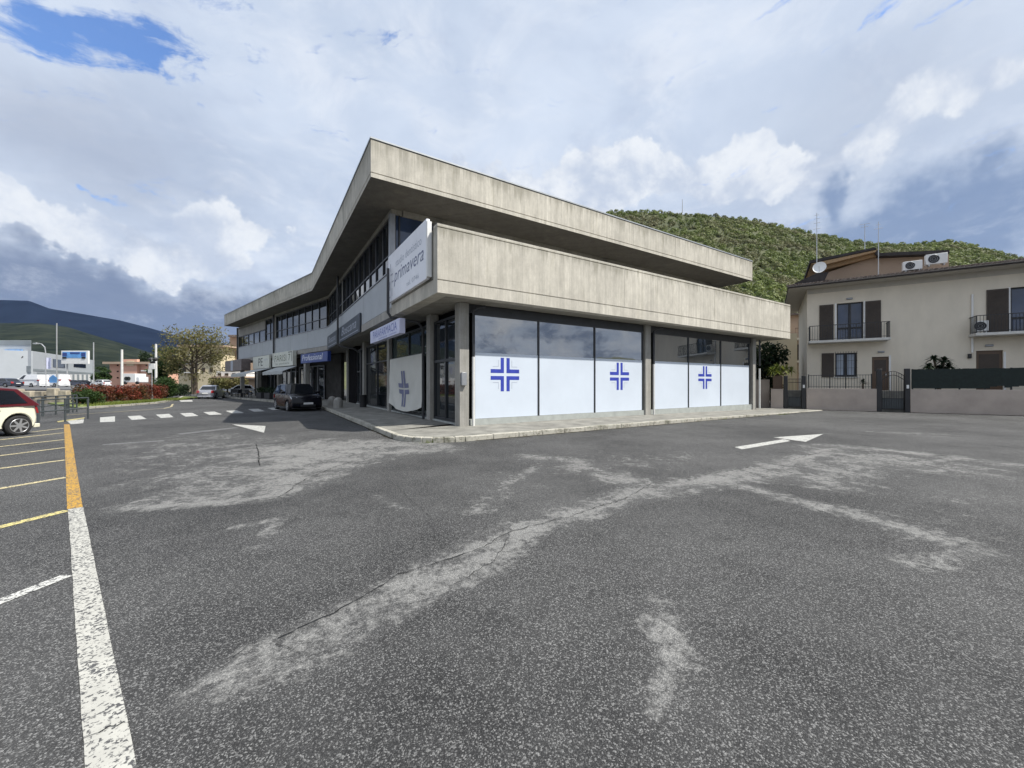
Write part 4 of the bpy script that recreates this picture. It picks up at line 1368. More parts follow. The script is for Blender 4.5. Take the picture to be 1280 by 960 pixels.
def window(x0, x1, z0, z1, door=False, bars=False):
    f = MB(FH); t = 0.07
    for x in (x0 + 0.002, x1 - t - 0.002): f.box(x, x + t, 0.10, 0.16, z0, z1)
    f.box(x0 + t, x1 - t, 0.10, 0.16, z1 - t, z1 - 0.002); f.box(x0 + t, x1 - t, 0.10, 0.16, z0 + 0.002, z0 + t)
    xm = (x0 + x1) / 2; f.box(xm - 0.06, xm + 0.06, 0.095, 0.158, z0 + t, z1 - t)
    if door: f.box(x0 + t, x1 - t, 0.102, 0.156, z0 + 0.75, z0 + 0.85)
    fr = f.build('window', MT['iron'], hs)
    MB(FH).box(x0 + 0.03, x1 - 0.03, 0.165, 0.175, z0 + 0.03, z1 - 0.03).build('pane', MT['glass_blue'], fr)
    if bars:
        b = MB(FH)
        for k in range(9): b.box(x0 + (x1 - x0) * k / 8 - 0.008, x0 + (x1 - x0) * k / 8 + 0.008, -0.05, -0.034, z0, z1 + 0.1)
        for k in range(4): b.box(x0 - 0.03, x1 + 0.03, -0.048, -0.036, z0 + 0.1 + (z1 - z0) * k / 3.3, z0 + 0.115 + (z1 - z0) * k / 3.3)
        b.build('window_grille', MT['iron'], fr)
        MB(FH).box(x0 - 0.1, x1 + 0.1, -0.09, 0.0, z0 - 0.06, z0 - 0.005).build('sill', MT['marble'], fr)
        k = MB(FH)
        for q in range(2):
            c0 = x0 + 0.1 + q * (x1 - x0) / 2; k.box(c0, c0 + (x1 - x0) / 2 - 0.2, 0.161, 0.1635, z0 + 0.1, z1 - 0.1)
        k.build('curtain', MT['curtain'], fr)
    return fr


def shutter(x0, x1, z0, z1):
    s = MB(FH).box(x0, x1, -0.055, -0.012, z0, z1).build('shutter', MT['shutter'], hs)
    k = MB(FH); n = int((z1 - z0) / 0.055)
    for i in range(n):
        z = z0 + 0.08 + (z1 - z0 - 0.16) * i / n
        k.extrude([(x0 + 0.06, -0.056, z), (x1 - 0.06, -0.056, z), (x1 - 0.06, -0.072, z + 0.005), (x0 + 0.06, -0.072, z + 0.005)],
                  [(x0 + 0.06, -0.056, z + 0.035), (x1 - 0.06, -0.056, z + 0.035), (x1 - 0.06, -0.06, z + 0.035), (x0 + 0.06, -0.06, z + 0.035)])
    k.build('slat', MT['shutter'], s)


window(1.57, 2.89, 4.46, 6.90, True); shutter(0.66, 1.40, 4.5, 6.88); shutter(2.98, 3.72, 4.5, 6.88)
window(1.49, 2.57, 2.07, 3.63, False, True); shutter(0.78, 1.42, 2.05, 3.65)
window(9.05, 10.5, 4.46, 6.95, True); shutter(8.15, 8.97, 4.5, 6.93)
for x in (1.47, 2.895): MB(FH).box(x, x + 0.085, -0.012, -0.002, 4.46, 6.92).build('door_jamb', MT['white'], hs)
MB(FH).box(8.975, 9.045, -0.012, -0.002, 4.46, 6.97).build('door_jamb', MT['white'], hs)
for x0, x1, z1 in ((3.30, 4.09, 3.32), (7.76, 8.78, 3.5)):
    d = MB(FH).box(x0 + 0.003, x1 - 0.003, 0.08, 0.12, 1.2, z1 - 0.003).build('door', MT['door_brown'], hs)
    MB(FH).box(x1 - 0.14, x1 - 0.10, 0.05, 0.08, 2.15, 2.3).build('door_handle', MT['steel'], d)
    MB(FH).box(x0 + 0.12, x1 - 0.12, 0.074, 0.079, 2.4, z1 - 0.2).build('door_panel', MT['shutter'], d)
for x in (4.095, 8.79): MB(FH).box(x, x + 0.09, -0.012, -0.002, 1.2, 3.4).build('door_jamb', MT['white'], hs)


def balcony(s0, s1, name='balcony', dep=1.0):
    b = MB(FH).box(s0, s1, -dep, -0.002, 4.28, 4.44).build(name, MT['marble'], hs, bevel=0.02)
    r = MB(FH)
    zt = 5.42
    r.box(s0 + 0.03, s1 - 0.03, -dep + 0.03, -dep + 0.07, zt - 0.035, zt)
    r.box(s0 + 0.03, s1 - 0.03, -dep + 0.035, -dep + 0.065, 4.52, 4.545)
    n = int((s1 - s0) / 0.13)
    for i in range(n + 1):
        x = s0 + 0.04 + (s1 - s0 - 0.08) * i / n; w = 0.008 if i % 9 else 0.02
        r.box(x - w, x + w, -dep + 0.042, -dep + 0.058, 4.44, zt - 0.03)
    for x in (s0 + 0.04, s1 - 0.04):
        r.box(x - 0.02, x + 0.02, -dep + 0.05, 0.0, zt - 0.034, zt - 0.001)
        for k in range(1, 8): r.box(x - 0.008, x + 0.008, -dep + 0.05 + 0.12 * k, -dep + 0.066 + 0.12 * k, 4.44, zt - 0.03)
    r.build('railing', MT['iron'], b)


balcony(0.05, 4.0); balcony(7.46, 12.2)
MB(FH).tube([(7.60, -0.05, 3.4), (7.60, -0.05, 6.75)], 0.045, 8).build('downpipe', MT['white'], hs, smooth=True)
for s, z in ((2.2, 7.15), (3.72, 3.62), (8.25, 3.78)):
    MB(FH).box(s - 0.16, s + 0.16, -0.09, -0.003, z - 0.06, z + 0.06).build('wall_lamp', MT['frame_grey'], hs, bevel=0.03)
MB(FH).box(7.42, 7.56, -0.14, -0.003, 3.08, 3.34).build('wall_lamp', MT['iron'], hs, bevel=0.02)
# eaves and roof
ov = 0.95
mb = MB(FH); mb.box(-1.05, HW + 1, -ov, HD + 0.9, ZE, ZE + 0.10); mb.build('eave', MT['eave_soffit'], hs)
rf = MB(FH)
ridge = 9.35
rf.add([(-1.1, -ov - 0.05, ZE + 0.2), (HW + 1, -ov - 0.05, ZE + 0.2), (HW + 1, HD / 2, ridge), (3.5, HD / 2, ridge - 0.3), (-1.1, HD + .9, ZE + 0.2), (HW + 1, HD + .9, ZE + 0.2),
        (-1.1, -ov - 0.05, ZE + 0.105), (HW + 1, -ov - 0.05, ZE + 0.105), (HW + 1, HD + .9, ZE + 0.105), (-1.1, HD + .9, ZE + 0.105)],
       [(0, 1, 2, 3), (0, 3, 4), (3, 2, 5, 4), (0, 6, 7, 1), (0, 4, 9, 6), (4, 5, 8, 9)])
roof_o = rf.build('roof', MT['tile'], hs)
t = MB(FH)
for k in range(105):
    s = -1.05 + k * 0.205
    sl = (ridge - ZE - 0.2) / (HD / 2 + ov)
    r_ = 0.085
    t.tube([(s, -ov - 0.10, ZE + 0.20), (s, 1.2, ZE + 0.20 + sl * (ov + 1.3))], r_, 6)
t.build('roof_tiles', MT['tile'], roof_o)
MB(FH).tube([(-1.1, -ov - 0.10, ZE + 0.10), (HW + 1, -ov - 0.10, ZE + 0.10)], 0.07, 8).build('gutter', MT['tile_dark'], hs)
# roof terrace room with sloping timber eave
def HP(u, v, g):
    """point where the sight line of a pixel meets the vertical plane parallel to the facade at depth g"""
    d = Vector(((u - U0) / FPX, 1.0)); P = FH(0, g)
    nrm = G2; t_ = (P.x * nrm.x + P.y * nrm.y) / (d.x * nrm.x + d.y * nrm.y)
    p = Vector((d.x * t_, d.y * t_, HC + (V0 - v) / FPX * t_)); rel = Vector((p.x, p.y)) - H0
    return rel.dot(E2), p.z


def hbox_poly(pix, g0, g1, m, name, parent):
    P = [HP(u, v, g0) for u, v in pix]
    mb = MB(FH).extrude([(s, g0, z) for s, z in P], [(s, g1, z) for s, z in P]); return mb.build(name, m, parent)


hbox_poly([(1030, 350), (1036, 340), (1096, 320), (1186, 318), (1186, 345)], 2.6, 7.0, MT['plaster_tan'], 'attic_wall', hs)
aw = hbox_poly([(1012, 325.5), (1094, 309), (1096, 311.5), (1012, 329)], 1.7, 7.5, MT['tile_dark'], 'attic_roof', hs)
hbox_poly([(1014, 329.5), (1096, 312.2), (1095, 314.5), (1030, 331)], 1.75, 7.3, MT['soffit_wood'], 'attic_soffit', aw)
hbox_poly([(1028, 338), (1096, 320), (1097, 311), (1095, 312.5), (1030, 331)], 2.2, 2.55, MT['soffit_wood'], 'barge_board', aw)
hbox_poly([(1094, 310.5), (1100, 316), (1187, 312.3), (1187, 316.5), (1100, 320), (1094, 318)], 2.0, 7.5, MT['tile_dark'], 'attic_roof', hs)
hbox_poly([(987, 357), (1022, 341), (1036, 340), (1030, 352)], 0.3, 3.5, MT['tile_dark'], 'side_roof', hs)


def ac_unit(label, s, g, z, w=0.85, h=0.62, dp=0.34, fan=True):
    a = thing('air_conditioner', label, 'air conditioner', FH(s, g, z))
    MB(FH).box(s - w / 2, s + w / 2, g, g + dp, z, z + h).build('casing', MT['white'], a, bevel=0.015)
    cx_ = s - w * 0.14
    n = 24; rr = h * 0.40
    mb = MB(FH)
    mb.add([(cx_ + rr * math.cos(2 * math.pi * k / n), g - 0.006, z + h / 2 + rr * math.sin(2 * math.pi * k / n)) for k in range(n)], [tuple(range(n))])
    mb.build('fan_grille', MT['trim'], a)
    mb = MB(FH)
    for r in (0.33, 0.66, 1.0): mb.tube([(cx_ + rr * r * math.cos(2 * math.pi * k / n), g - 0.012, z + h / 2 + rr * r * math.sin(2 * math.pi * k / n)) for k in range(n + 1)], 0.008, 5, caps=False)
    mb.build('guard_ring', MT['frame_grey'], a)
    for x in (s - w * .35, s + w * .35): MB(FH).box(x - .03, x + .03, g + .02, g + dp - .02, z - 0.10, z - .001).build('foot', MT['steel'], a)


s_, z_ = HP(1141, 335, 0.6); ac_unit('white air conditioner on the house roof, left of the pair', s_, 0.6, z_ - 0.10, 0.86, 0.55)
s_, z_ = HP(1171, 327.5, 0.6); ac_unit('white air conditioner with round fan on the house roof, right of the pair', s_, 0.6, z_ - 0.10, 0.92, 0.62)
ac_unit('small white air conditioner standing on the right balcony behind the railing', 7.80, -0.62, 4.55, 0.5, 0.6, 0.3)

# antennas and dish
def antenna(label, u, v0, v1, g, arms):
    s, z0 = HP(u, v0, g); _, z1 = HP(u, v1, g)
    a = thing('roof_antenna', label, 'antenna', FH(s, g, z0))
    MB(FH).tube([(s, g, z0 - 0.3), (s, g, z1)], 0.028, 6, 0.018).build('mast', MT['steel'], a)
    mb = MB(FH)
    for (z, l) in arms: mb.tube([(s - l, g + .02, z1 - z), (s + l, g + .02, z1 - z)], 0.014, 5)
    if arms: mb.build('aerial', MT['steel'], a)
    return s


sx_ = antenna('tall thin antenna mast above the white satellite dish', 1021, 342, 266, 0.9, [(0.15, 0.12), (0.4, 0.16), (0.7, 0.18), (1.1, 0.2)])
antenna('thin dark antenna mast in front of the attic room', 1098, 342, 277, 1.2, [(0.2, 0.1), (0.45, 0.22)])
antenna('small distant antenna mast behind the attic room', 1081, 312, 280, 4.5, [(0.0, 0.3), (0.2, 0.2)])
sd_, zd_ = HP(1024.5, 335, 0.7)
dsh = thing('satellite_dish', 'white oval satellite dish on the left corner of the house roof', 'satellite dish', FH(sd_, 0.7, zd_ - 0.5))
c3 = FH(sd_, 0.7, zd_)
vs = []; fs = []
axis_d = Vector((-0.62, -0.68, 0.32)).normalized(); ua = axis_d.cross(Vector((0, 0, 1))).normalized(); ub = ua.cross(axis_d)
for j, rr in enumerate((0.0, 0.15, 0.3, 0.42)):
    for k in range(20):
        t_ = 2 * math.pi * k / 20
        vs.append(c3 + (ua * math.cos(t_) * 0.9 + ub * math.sin(t_)) * rr + axis_d * (rr * rr * 0.6))
for j in range(3):
    for k in range(20): fs.append((j * 20 + k, j * 20 + (k + 1) % 20, (j + 1) * 20 + (k + 1) % 20, (j + 1) * 20 + k))
MB().add(vs, fs).build('dish', MT['white'], dsh, smooth=True)
MB().tube([c3 - axis_d * 0.05, c3 - axis_d * 0.15 - Vector((0, 0, 0.1)), c3 - axis_d * 0.15 - Vector((0, 0, 0.75))], 0.03, 6).build('bracket', MT['steel'], dsh)
MB().tube([c3 - ub * 0.4, c3 + axis_d * 0.42 - ub * 0.12], 0.012, 5).build('feed_arm', MT['steel'], dsh)

# perimeter walls, fences, gates
def pixs(u):   # wall coordinate for a pixel column
    k = (u - U0) / FPX
    # (W0.x + E.x s) = k (W0.y + E.y s)
    return (k * W0.y - W0.x) / (E2.x - k * E2.y)


def garden_wall(label, u0, u1, z1):
    s0, s1 = pixs(u0), pixs(u1)
    w = MB(FW).box(s0, s1, 0, 0.25, 0, z1).build('garden_wall', MT['plaster_wall'], None, origin=FW((s0 + s1) / 2, 0.12), bevel=0.015)
    props(w, label, 'wall'); return w


garden_wall('short low plaster wall under the planted yucca', 963.5, 979, 1.28)
garden_wall('low plaster wall below the iron fence left of the arched gate', 1008, 1096, 1.32)
garden_wall('long low plaster wall below the dark green screen', 1138, 1420, 1.30)
f = thing('iron_fence', 'thin iron bar fence on the low plaster wall in front of the house', 'fence', FW(pixs(1050), 0.12, 1.32))
mb = MB(FW); s0, s1 = pixs(1011), pixs(1090)
n = int((s1 - s0) / 0.125)
for i in range(n + 1):
    x = s0 + (s1 - s0) * i / n; mb.box(x - .008, x + .008, .115, .131, 1.33, 2.16)
mb.build('bar', MT['iron'], f)
mb = MB(FW); mb.box(s0, s1, .11, .136, 2.12, 2.15); mb.box(s0, s1, .112, .134, 1.42, 1.445); mb.build('rail', MT['iron'], f)
for x in (s0, (s0 + s1) * .36, (s0 + s1) * .6, s1): MB(FW).box(x - .025, x + .025, .10, .15, 1.325, 2.2).build('post', MT['iron'], f)
f = thing('screen_fence', 'dark green mesh screen fence on top of the long low wall', 'fence', FW(pixs(1210), 0.12, 1.30))
s0, s1 = pixs(1140), pixs(1420)
mb = MB(FW); nseg = 30
for i in range(nseg):
    x0, x1 = s0 + (s1 - s0) * i / nseg, s0 + (s1 - s0) * (i + 1) / nseg
    zb = 1.36 if i < 12 else 1.46 + 0.05 * math.sin(i * 2.1)
    mb.box(x0, x1, .10, .12, zb, 2.42 + 0.012 * math.sin(i * 1.7))
mb.build('screen_cloth', MT['screen'], f)
for i in range(9):
    x = s0 + 0.05 + (s1 - s0 - 0.1) * i / 8; MB(FW).box(x - .03, x + .03, .125, .18, 1.302, 2.44).build('post', MT['iron'], f)


def gate(name, label, u0, u1, zt, arch=True, back='sign_skyblue'):
    s0, s1 = pixs(u0), pixs(u1)
    g = thing(name, label, 'gate', FW((s0 + s1) / 2, 0.1))
    for x in (s0, s1 - 0.22): MB(FW).box(x, x + 0.22, 0.0, 0.26, 0, zt + 0.12).build('post', MT['iron'], g, bevel=0.015)
    a0, a1 = s0 + 0.25, s1 - 0.25
    mb = MB(FW); n = 9
    for i in range(n + 1):
        t_ = i / n; x = a0 + (a1 - a0) * t_; z = zt - 0.28 + (0.26 * math.sin(math.pi * t_) if arch else 0.2)
        mb.box(x - .009, x + .009, .10, .118, 0.15, z)
    mb.box(a0, a1, .095, .123, 0.15, 0.19); mb.box(a0, a1, .095, .123, 0.75, 0.79)
    mb.build('bar', MT['iron'], g)
    mb = MB(FW)
    for dz in (0, 0.22): mb.tube([(a0 + (a1 - a0) * k / 14, .109, zt - 0.28 - dz + (0.26 * math.sin(math.pi * k / 14) if arch else 0.2)) for k in range(15)], 0.02, 6)
    mb.build('arch', MT['iron'], g)
    MB(FW).box(a0 + .02, a1 - .02, .125, .135, 0.2, 0.76).build('kick_plate', MT['railing'], g)
    MB(FW).box(s1 - .16, s1 - .06, -0.03, -0.002, 1.35, 1.55).build('letter_box', MT['white'], g)
    return g


gate('garden_gate', 'arched iron bar garden gate between dark posts in front of the house', 1096, 1138, 2.35)
gate('garden_gate', 'dark solid iron gate beside the yucca at the wall end', 979.5, 1007.5, 2.0, False)
MB(FW)
# paved yard raised behind the wall
yard = MB(FW).box(pixs(980), pixs(1420), 0.26, 2.78, 0, 1.18).build('yard', MT['sidewalk']); structure(yard)

# planter hedge box with yucca
p = thing('planter_box', 'tall brown planter on the short wall carrying a yucca', 'planter', FW(pixs(971), 0.5, 1.28))
MB(FW).box(pixs(966), pixs(978.5), 0.27, 0.8, 0.9, 2.15).build('box', MT['door_brown'], p, bevel=0.02)


def spiky(name, label, base, heads, n, length, width, m, droop=0.35, trunk=0.06):
    t = thing(name, label, 'plant', base)
    V_, F_, T_ = [], [], []
    mbt = MB()
    for hd_ in heads:
        hd_ = Vector(hd_); mbt.tube([Vector(base), Vector(base).lerp(hd_, 0.6) + Vector((random.uniform(-.05, .05), random.uniform(-.05, .05), 0)), hd_], trunk, 6, trunk * 0.8)
        for k in range(n):
            az = random.uniform(0, 2 * math.pi); el = math.radians(random.uniform(-15, 85)); l = length * random.uniform(0.7, 1.1)
            d = Vector((math.cos(az) * math.cos(el), math.sin(az) * math.cos(el), math.sin(el))); sd = d.cross(Vector((0, 0, 1))).normalized() * width / 2
            prev = None; tt = random.random(); pts = []
            for q in range(5):
                f_ = q / 4; c_ = hd_ + d * l * f_ - Vector((0, 0, droop * l * f_ * f_)); w_ = sd * (1 - f_) ** 0.7 * (1 if q else 0.6)
                pts.append((c_ - w_, c_ + w_))
            for q in range(4):
                i0 = len(V_); V_ += [pts[q][0], pts[q][1], pts[q + 1][1], pts[q + 1][0]]; F_.append((i0, i0 + 1, i0 + 2, i0 + 3)); T_ += [tt] * 4
    mbt.build('trunk', MT['bark'], t)
    np_mesh('foliage', np.array([tuple(v) for v in V_]), np.array(F_), MT[m], t, tint=np.array(T_))


by = FW(pixs(972), 0.5, 2.1)
spiky('yucca_plant', 'bright yellow green yucca spilling from the tall brown planter', by,
      [by + Vector((x, y, z)) for x, y, z in ((-.35, 0, .35), (0, .1, .55), (.35, 0, .4), (.75, .2, .5), (1.1, .3, .35), (-.1, -.2, .2))], 55, 0.65, 0.075, 'leaf_yucca', 0.45)
bp = FW(pixs(1184), 1.2, 1.18)
spiky('small_palm', 'dark spiky palm rising behind the green screen fence', bp,
      [bp + Vector((x, y, z)) for x, y, z in ((-.55, 0, 1.4), (0.3, 0, 1.75), (-.2, .1, 1.85), (.62, .1, 1.4), (0.05, 0, 1.3), (-.3, .2, 1.3), (.4, .2, 1.2))], 80, 0.5, 0.13, 'leaf_cordyline', 0.5)
pp = FW(pixs(1082), 0.7, 1.18)
spiky('potted_plant', 'small dark potted plant behind the iron fence', pp, [pp + Vector((0, 0, .5))], 40, 0.4, 0.07, 'leaf_cordyline')
# shade trees behind the end of the building
def bush(name, label, cat, clumps, radii, n, size, m, base, trunk=True, group=None):
    t = thing(name, label, cat, base, group)
    V_, F_, t_ = leaves(clumps, radii, n, size)
    np_mesh('foliage', V_, F_, MT[m], t, tint=t_)
    if trunk:
        mb = MB()
        for c_ in clumps[:7]: mb.tube([base, Vector(base).lerp(Vector(c_), .5) + Vector((0.05, 0, 0.1)), c_], 0.05, 6, 0.02)
        mb.build('stem', MT['bark'], t)
    return t


cb = at(952, 480, 31.5); cb.z = 0
bush('evergreen_shrub', 'dark tall evergreen shrub in shade behind the building end', 'shrub', [cb + Vector((random.uniform(-1.3, 1.1), random.uniform(-.6, .6), random.uniform(0.6, 4.2))) for _ in range(16)], [0.9] * 16, 5200, 0.13, 'leaf_dark', cb)

# tan neighbour house behind
nb_ = thing('tan_house', 'tan plastered house with small balconies behind the cream house', 'house', at(985, 480, 40))
FN = lambda s, g, z: Vector((at(950, 480, 40).x + s * 0.93 + g * .36, 40 - s * 0.36 + g * .93, z))
nbw = MB(FN).box(0, 7.5, 0, 8, 0, 8.4).build('wall', MT['plaster_tan'], nb_)
MB(FN).box(-0.3, 7.8, -0.5, 8.4, 8.4, 8.6).build('roof', MT['tile'], nb_)
MB(FN).box(-1.9, 2.6, -2.2, -0.01, 0, 6.4).build('wall', MT['plaster_beige'], nb_)
for z in (3.7, 5.9):
    b = MB(FN).box(2.7, 5.4, -1.2, -0.005, z, z + .15).build('balcony', MT['marble'], nb_)
    mb = MB(FN)
    for k in range(20): mb.box(2.72 + k * .14, 2.74 + k * .14, -1.19, -1.17, z + .15, z + 1.1)
    mb.box(2.7, 5.4, -1.2, -1.16, z + 1.08, z + 1.12); mb.build('railing', MT['door_brown'], b)
for z, x in ((4.0, 3.2), (6.3, 3.3), (6.2, 1.0)):
    w = MB(FN).box(x, x + 1.0, -0.03, -0.004, z, z + 1.5).build('window', MT['shutter'], nb_)
    MB(FN).box(x + .1, x + .9, -0.036, -0.031, z + .1, z + 1.4).build('pane', MT['glass_blue'], w)
lw = MB().box(0, 0, 0, 0, 0, 0)
gb_ = MB(FW).box(pixs(925), pixs(962), 0.6, 0.85, 0, 1.9).build('side_wall', MT['plaster_wall'], None, origin=FW(pixs(944), .7)); props(gb_, 'dim plaster wall behind the end of the concrete building', 'wall')

def grime(name, pts, w, outward):
    q = []
    for p0, p1 in zip(pts[:-1], pts[1:]):
        k = max(1, int((p1 - p0).length / 0.25))
        for i in range(k): q.append(p0.lerp(p1, i / k))
    ws = [w * random.uniform(0.25, 1.0) for _ in q]
    decal(name, [[q[i], q[i + 1], q[i + 1] + outward * ws[i + 1], q[i] + outward * ws[i]] for i in range(len(q) - 1)], MT['dirt'], 0.0065)


grime('wall_foot_dirt', [FW(pixs(964), -0.001), FW(pixs(1400), -0.001)], 0.16, Vector((-G2.x, -G2.y, 0)))
grime('gutter_dirt', [F1(21.5, -1.2), F1(0.4, -1.2)], 0.13, Vector((-L2.x, -L2.y, 0)))
grime('gutter_dirt', [F1(-1.2, 0.4), F1(-1.2, 19.5)], 0.13, Vector((-R2.x, -R2.y, 0)))

# ------------------------------------------------------------------ hills
def ridge_mesh(name, prof, D0, D1, m, rows=26, seed=0, rough=0.04, back=0.5):
    """prof: list of (u, v) crest pixels at distance D1 (radial depth along y)"""
    us = np.linspace(prof[0][0], prof[-1][0], 260)
    vv = np.interp(us, [p[0] for p in prof], [p[1] for p in prof])
    r_ = np.random.default_rng(seed)
    ph = r_.random((8, 3)) * 6.28
    V_ = []
    for j in range(rows + 1):
        t_ = j / rows * (1 + back)
        D = D0 + (D1 - D0) * t_
        Hc = (V0 - vv) / FPX * D1 + HC
        if t_ <= 1: z = Hc * t_ ** 1.15
        else: z = Hc * (1 - (t_ - 1) / back) ** 1
        ang = (us - U0) / FPX
        nz_ = sum(np.sin(ang * (4 + 5 * k) + t_ * (3 + 2.5 * k) + ph[k, 0]) / (1.5 + k) for k in range(8))
        z = z + rough * Hc * nz_ * math.sin(min(1, t_) * math.pi) if t_ < 1 else z
        V_.append(np.stack([ang * D, np.full_like(us, D), np.maximum(z, -2) if j else np.full_like(us, -3.0)], 1))
    V_ = np.concatenate(V_); nu = len(us)
    q = np.arange((rows + 1) * nu).reshape(rows + 1, nu)
    F_ = np.stack([q[:-1, :-1], q[:-1, 1:], q[1:, 1:], q[1:, :-1]], -1).reshape(-1, 4)
    return structure(np_mesh(name, V_, F_, m, smooth=True)), V_.reshape(rows + 1, nu, 3)


green_prof = [(430, 345), (560, 315), (680, 284), (750, 266), (800, 265), (870, 269), (930, 274), (960, 280), (1000, 289), (1060, 301), (1100, 307), (1160, 305), (1190, 302), (1225, 309), (1250, 317), (1330, 335), (1700, 380)]
hill, HV = ridge_mesh('green_hill', green_prof, 110, 420, MT['hill_green'], 30, 3, 0.006)
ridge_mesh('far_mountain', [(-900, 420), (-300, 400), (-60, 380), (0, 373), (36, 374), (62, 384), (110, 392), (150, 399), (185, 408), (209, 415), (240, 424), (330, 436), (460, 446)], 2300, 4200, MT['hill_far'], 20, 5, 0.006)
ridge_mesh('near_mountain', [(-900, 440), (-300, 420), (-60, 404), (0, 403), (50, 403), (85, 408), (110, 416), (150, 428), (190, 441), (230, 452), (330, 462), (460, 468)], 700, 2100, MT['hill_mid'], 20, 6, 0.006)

vr = []; fr_ = []; nr = 90
for j, (R_, k_) in enumerate(((110, -0.05), (190, 0.55), (300, 1.0), (420, 0.2))):
    for i in range(nr + 1):
        th = math.radians(70 + 220 * i / nr)
        hh = 26 + 9 * math.sin(th * 5) + 6 * math.sin(th * 11 + 1) + 4 * math.sin(th * 23)
        vr.append((R_ * math.sin(th), R_ * math.cos(th), hh * k_ * 0.55))
for j in range(3):
    for i in range(nr): fr_.append((j * (nr + 1) + i, j * (nr + 1) + i + 1, (j + 1) * (nr + 1) + i + 1, (j + 1) * (nr + 1) + i))
structure(MB().add(vr, fr_).build('reflection_hills', MT['hill_green'], smooth=True))  # unseen ring added behind the camera to give the shop glass dark reflections

# forest on the green hill: one mass of crowns
rows, nu = HV.shape[0], HV.shape[1]
NT = 15000
cand = []
while len(cand) < NT:
    j = rng.integers(2, 21); i = rng.integers(60, nu - 20)
    fx, fy = rng.random(2)
    p = HV[j, i] * (1 - fx) * (1 - fy) + HV[j, i + 1] * fx * (1 - fy) + HV[j + 1, i] * (1 - fx) * fy + HV[j + 1, i + 1] * fx * fy
    if p[2] > 4: cand.append(p)
P_ = np.array(cand); N_ = len(P_)
rd_ = (0.8 + 2.7 * rng.random(N_) ** 2.0)[:, None] * np.array([1, 1, 1.1])
nl = 520000
w_ = rd_.prod(1) ** (2 / 3); ix = rng.choice(N_, nl, p=w_ / w_.sum())
d_ = rng.normal(size=(nl, 3)); d_ /= np.linalg.norm(d_, axis=1)[:, None]; d_[:, 2] = np.abs(d_[:, 2]) * 1.1 - 0.25
C_ = P_[ix] + np.array([0, 0, 1.0]) + d_ * rd_[ix] * (0.75 + 0.25 * rng.random((nl, 1)))
t1_ = np.cross(d_, rng.normal(size=(nl, 3))) ; t1_ /= np.linalg.norm(t1_, axis=1)[:, None]
t2_ = np.cross(d_, t1_) + rng.normal(size=(nl, 3)) * 0.35
sz = rng.uniform(0.3, 0.8, (nl, 1))
VV = np.stack([C_ - t1_ * sz, C_ - t2_ * sz * .8, C_ + t1_ * sz, C_ + t2_ * sz * .8], 1).reshape(-1, 3)
patch = 0.5 + 0.5 * np.sin(P_[:, 0] * 0.045 + 1.3) * np.sin(P_[:, 2] * 0.09 + P_[:, 0] * 0.02)
tt = np.clip(0.55 * rng.random(N_) + 0.45 * patch, 0, 1)
tv = np.clip(tt[ix] + rng.normal(0, 0.12, nl), 0, 1)
fo = np_mesh('forest', VV, np.arange(nl * 4).reshape(-1, 4), MT['leaf_forest'], tint=np.repeat(tv, 4))
props(fo, kind='stuff')
hm = thing('hilltop_mast', 'thin distant mast on the crest of the green hill', 'mast', at(853, 264, 420))
MB().tube([at(853, 266, 420), at(853, 249, 420)], 0.5, 6, 0.25).build('pole', MT['steel'], hm)

# ------------------------------------------------------------------ left background
# raised road beyond the car park
RZ = 1.08
rd = MB().extrude([(-400, 33, -.1), (-37, 37, -.1), (-92, 100, -.1), (-365, 400, -.1), (-500, 400, -.1)], [(-400, 33, RZ), (-37, 37, RZ), (-92, 100, RZ), (-365, 400, RZ), (-500, 400, RZ)]).build('road', MT['road']); structure(rd)
# low stone wall with gaps in front of the road
gw = thing('stone_wall', 'row of rough pale stone blocks edging the raised road behind the railing', 'wall', (-42, 32.4, 0))
mb = MB()
for k in range(16):
    x = -52 + k * 0.98
    mb.box(x, x + random.uniform(.5, .75), 32.2, 32.6, 0.15, random.uniform(1.0, 1.25))
mb.build('block', MT['stone'], gw, bevel=0.06)
MB().box(-52, -36.4, 32.1, 32.7, 0, 0.35).build('footing', MT['stone'], gw)
# grass strip and hedges
strip_poly = [gp(100, 511.5), gp(150, 508), (gp(195, 504.5)), gp(222, 500), gp(228, 496.5), Vector((-35.5, 45, 0)), Vector((-37, 36, 0)), gp(60, 505)]
mb = MB().extrude([(p[0], p[1], -.05) for p in strip_poly], [(p[0], p[1], 0.10) for p in strip_poly]); structure(mb.build('grass_verge', MT['lawn']))
mb = MB()
for a, b in zip(strip_poly[:4], strip_poly[1:5]):
    a, b = Vector(a[:2]), Vector(b[:2]); k = int((b - a).length / 1.0) or 1
    for i in range(k):
        q = strip(a.lerp(b, i / k), a.lerp(b, (i + .93) / k), 0.22)
        mb.extrude([(p.x, p.y, 0) for p in q], [(p.x, p.y, 0.13) for p in q])
structure(mb.build('verge_kerb', MT['kerb']))
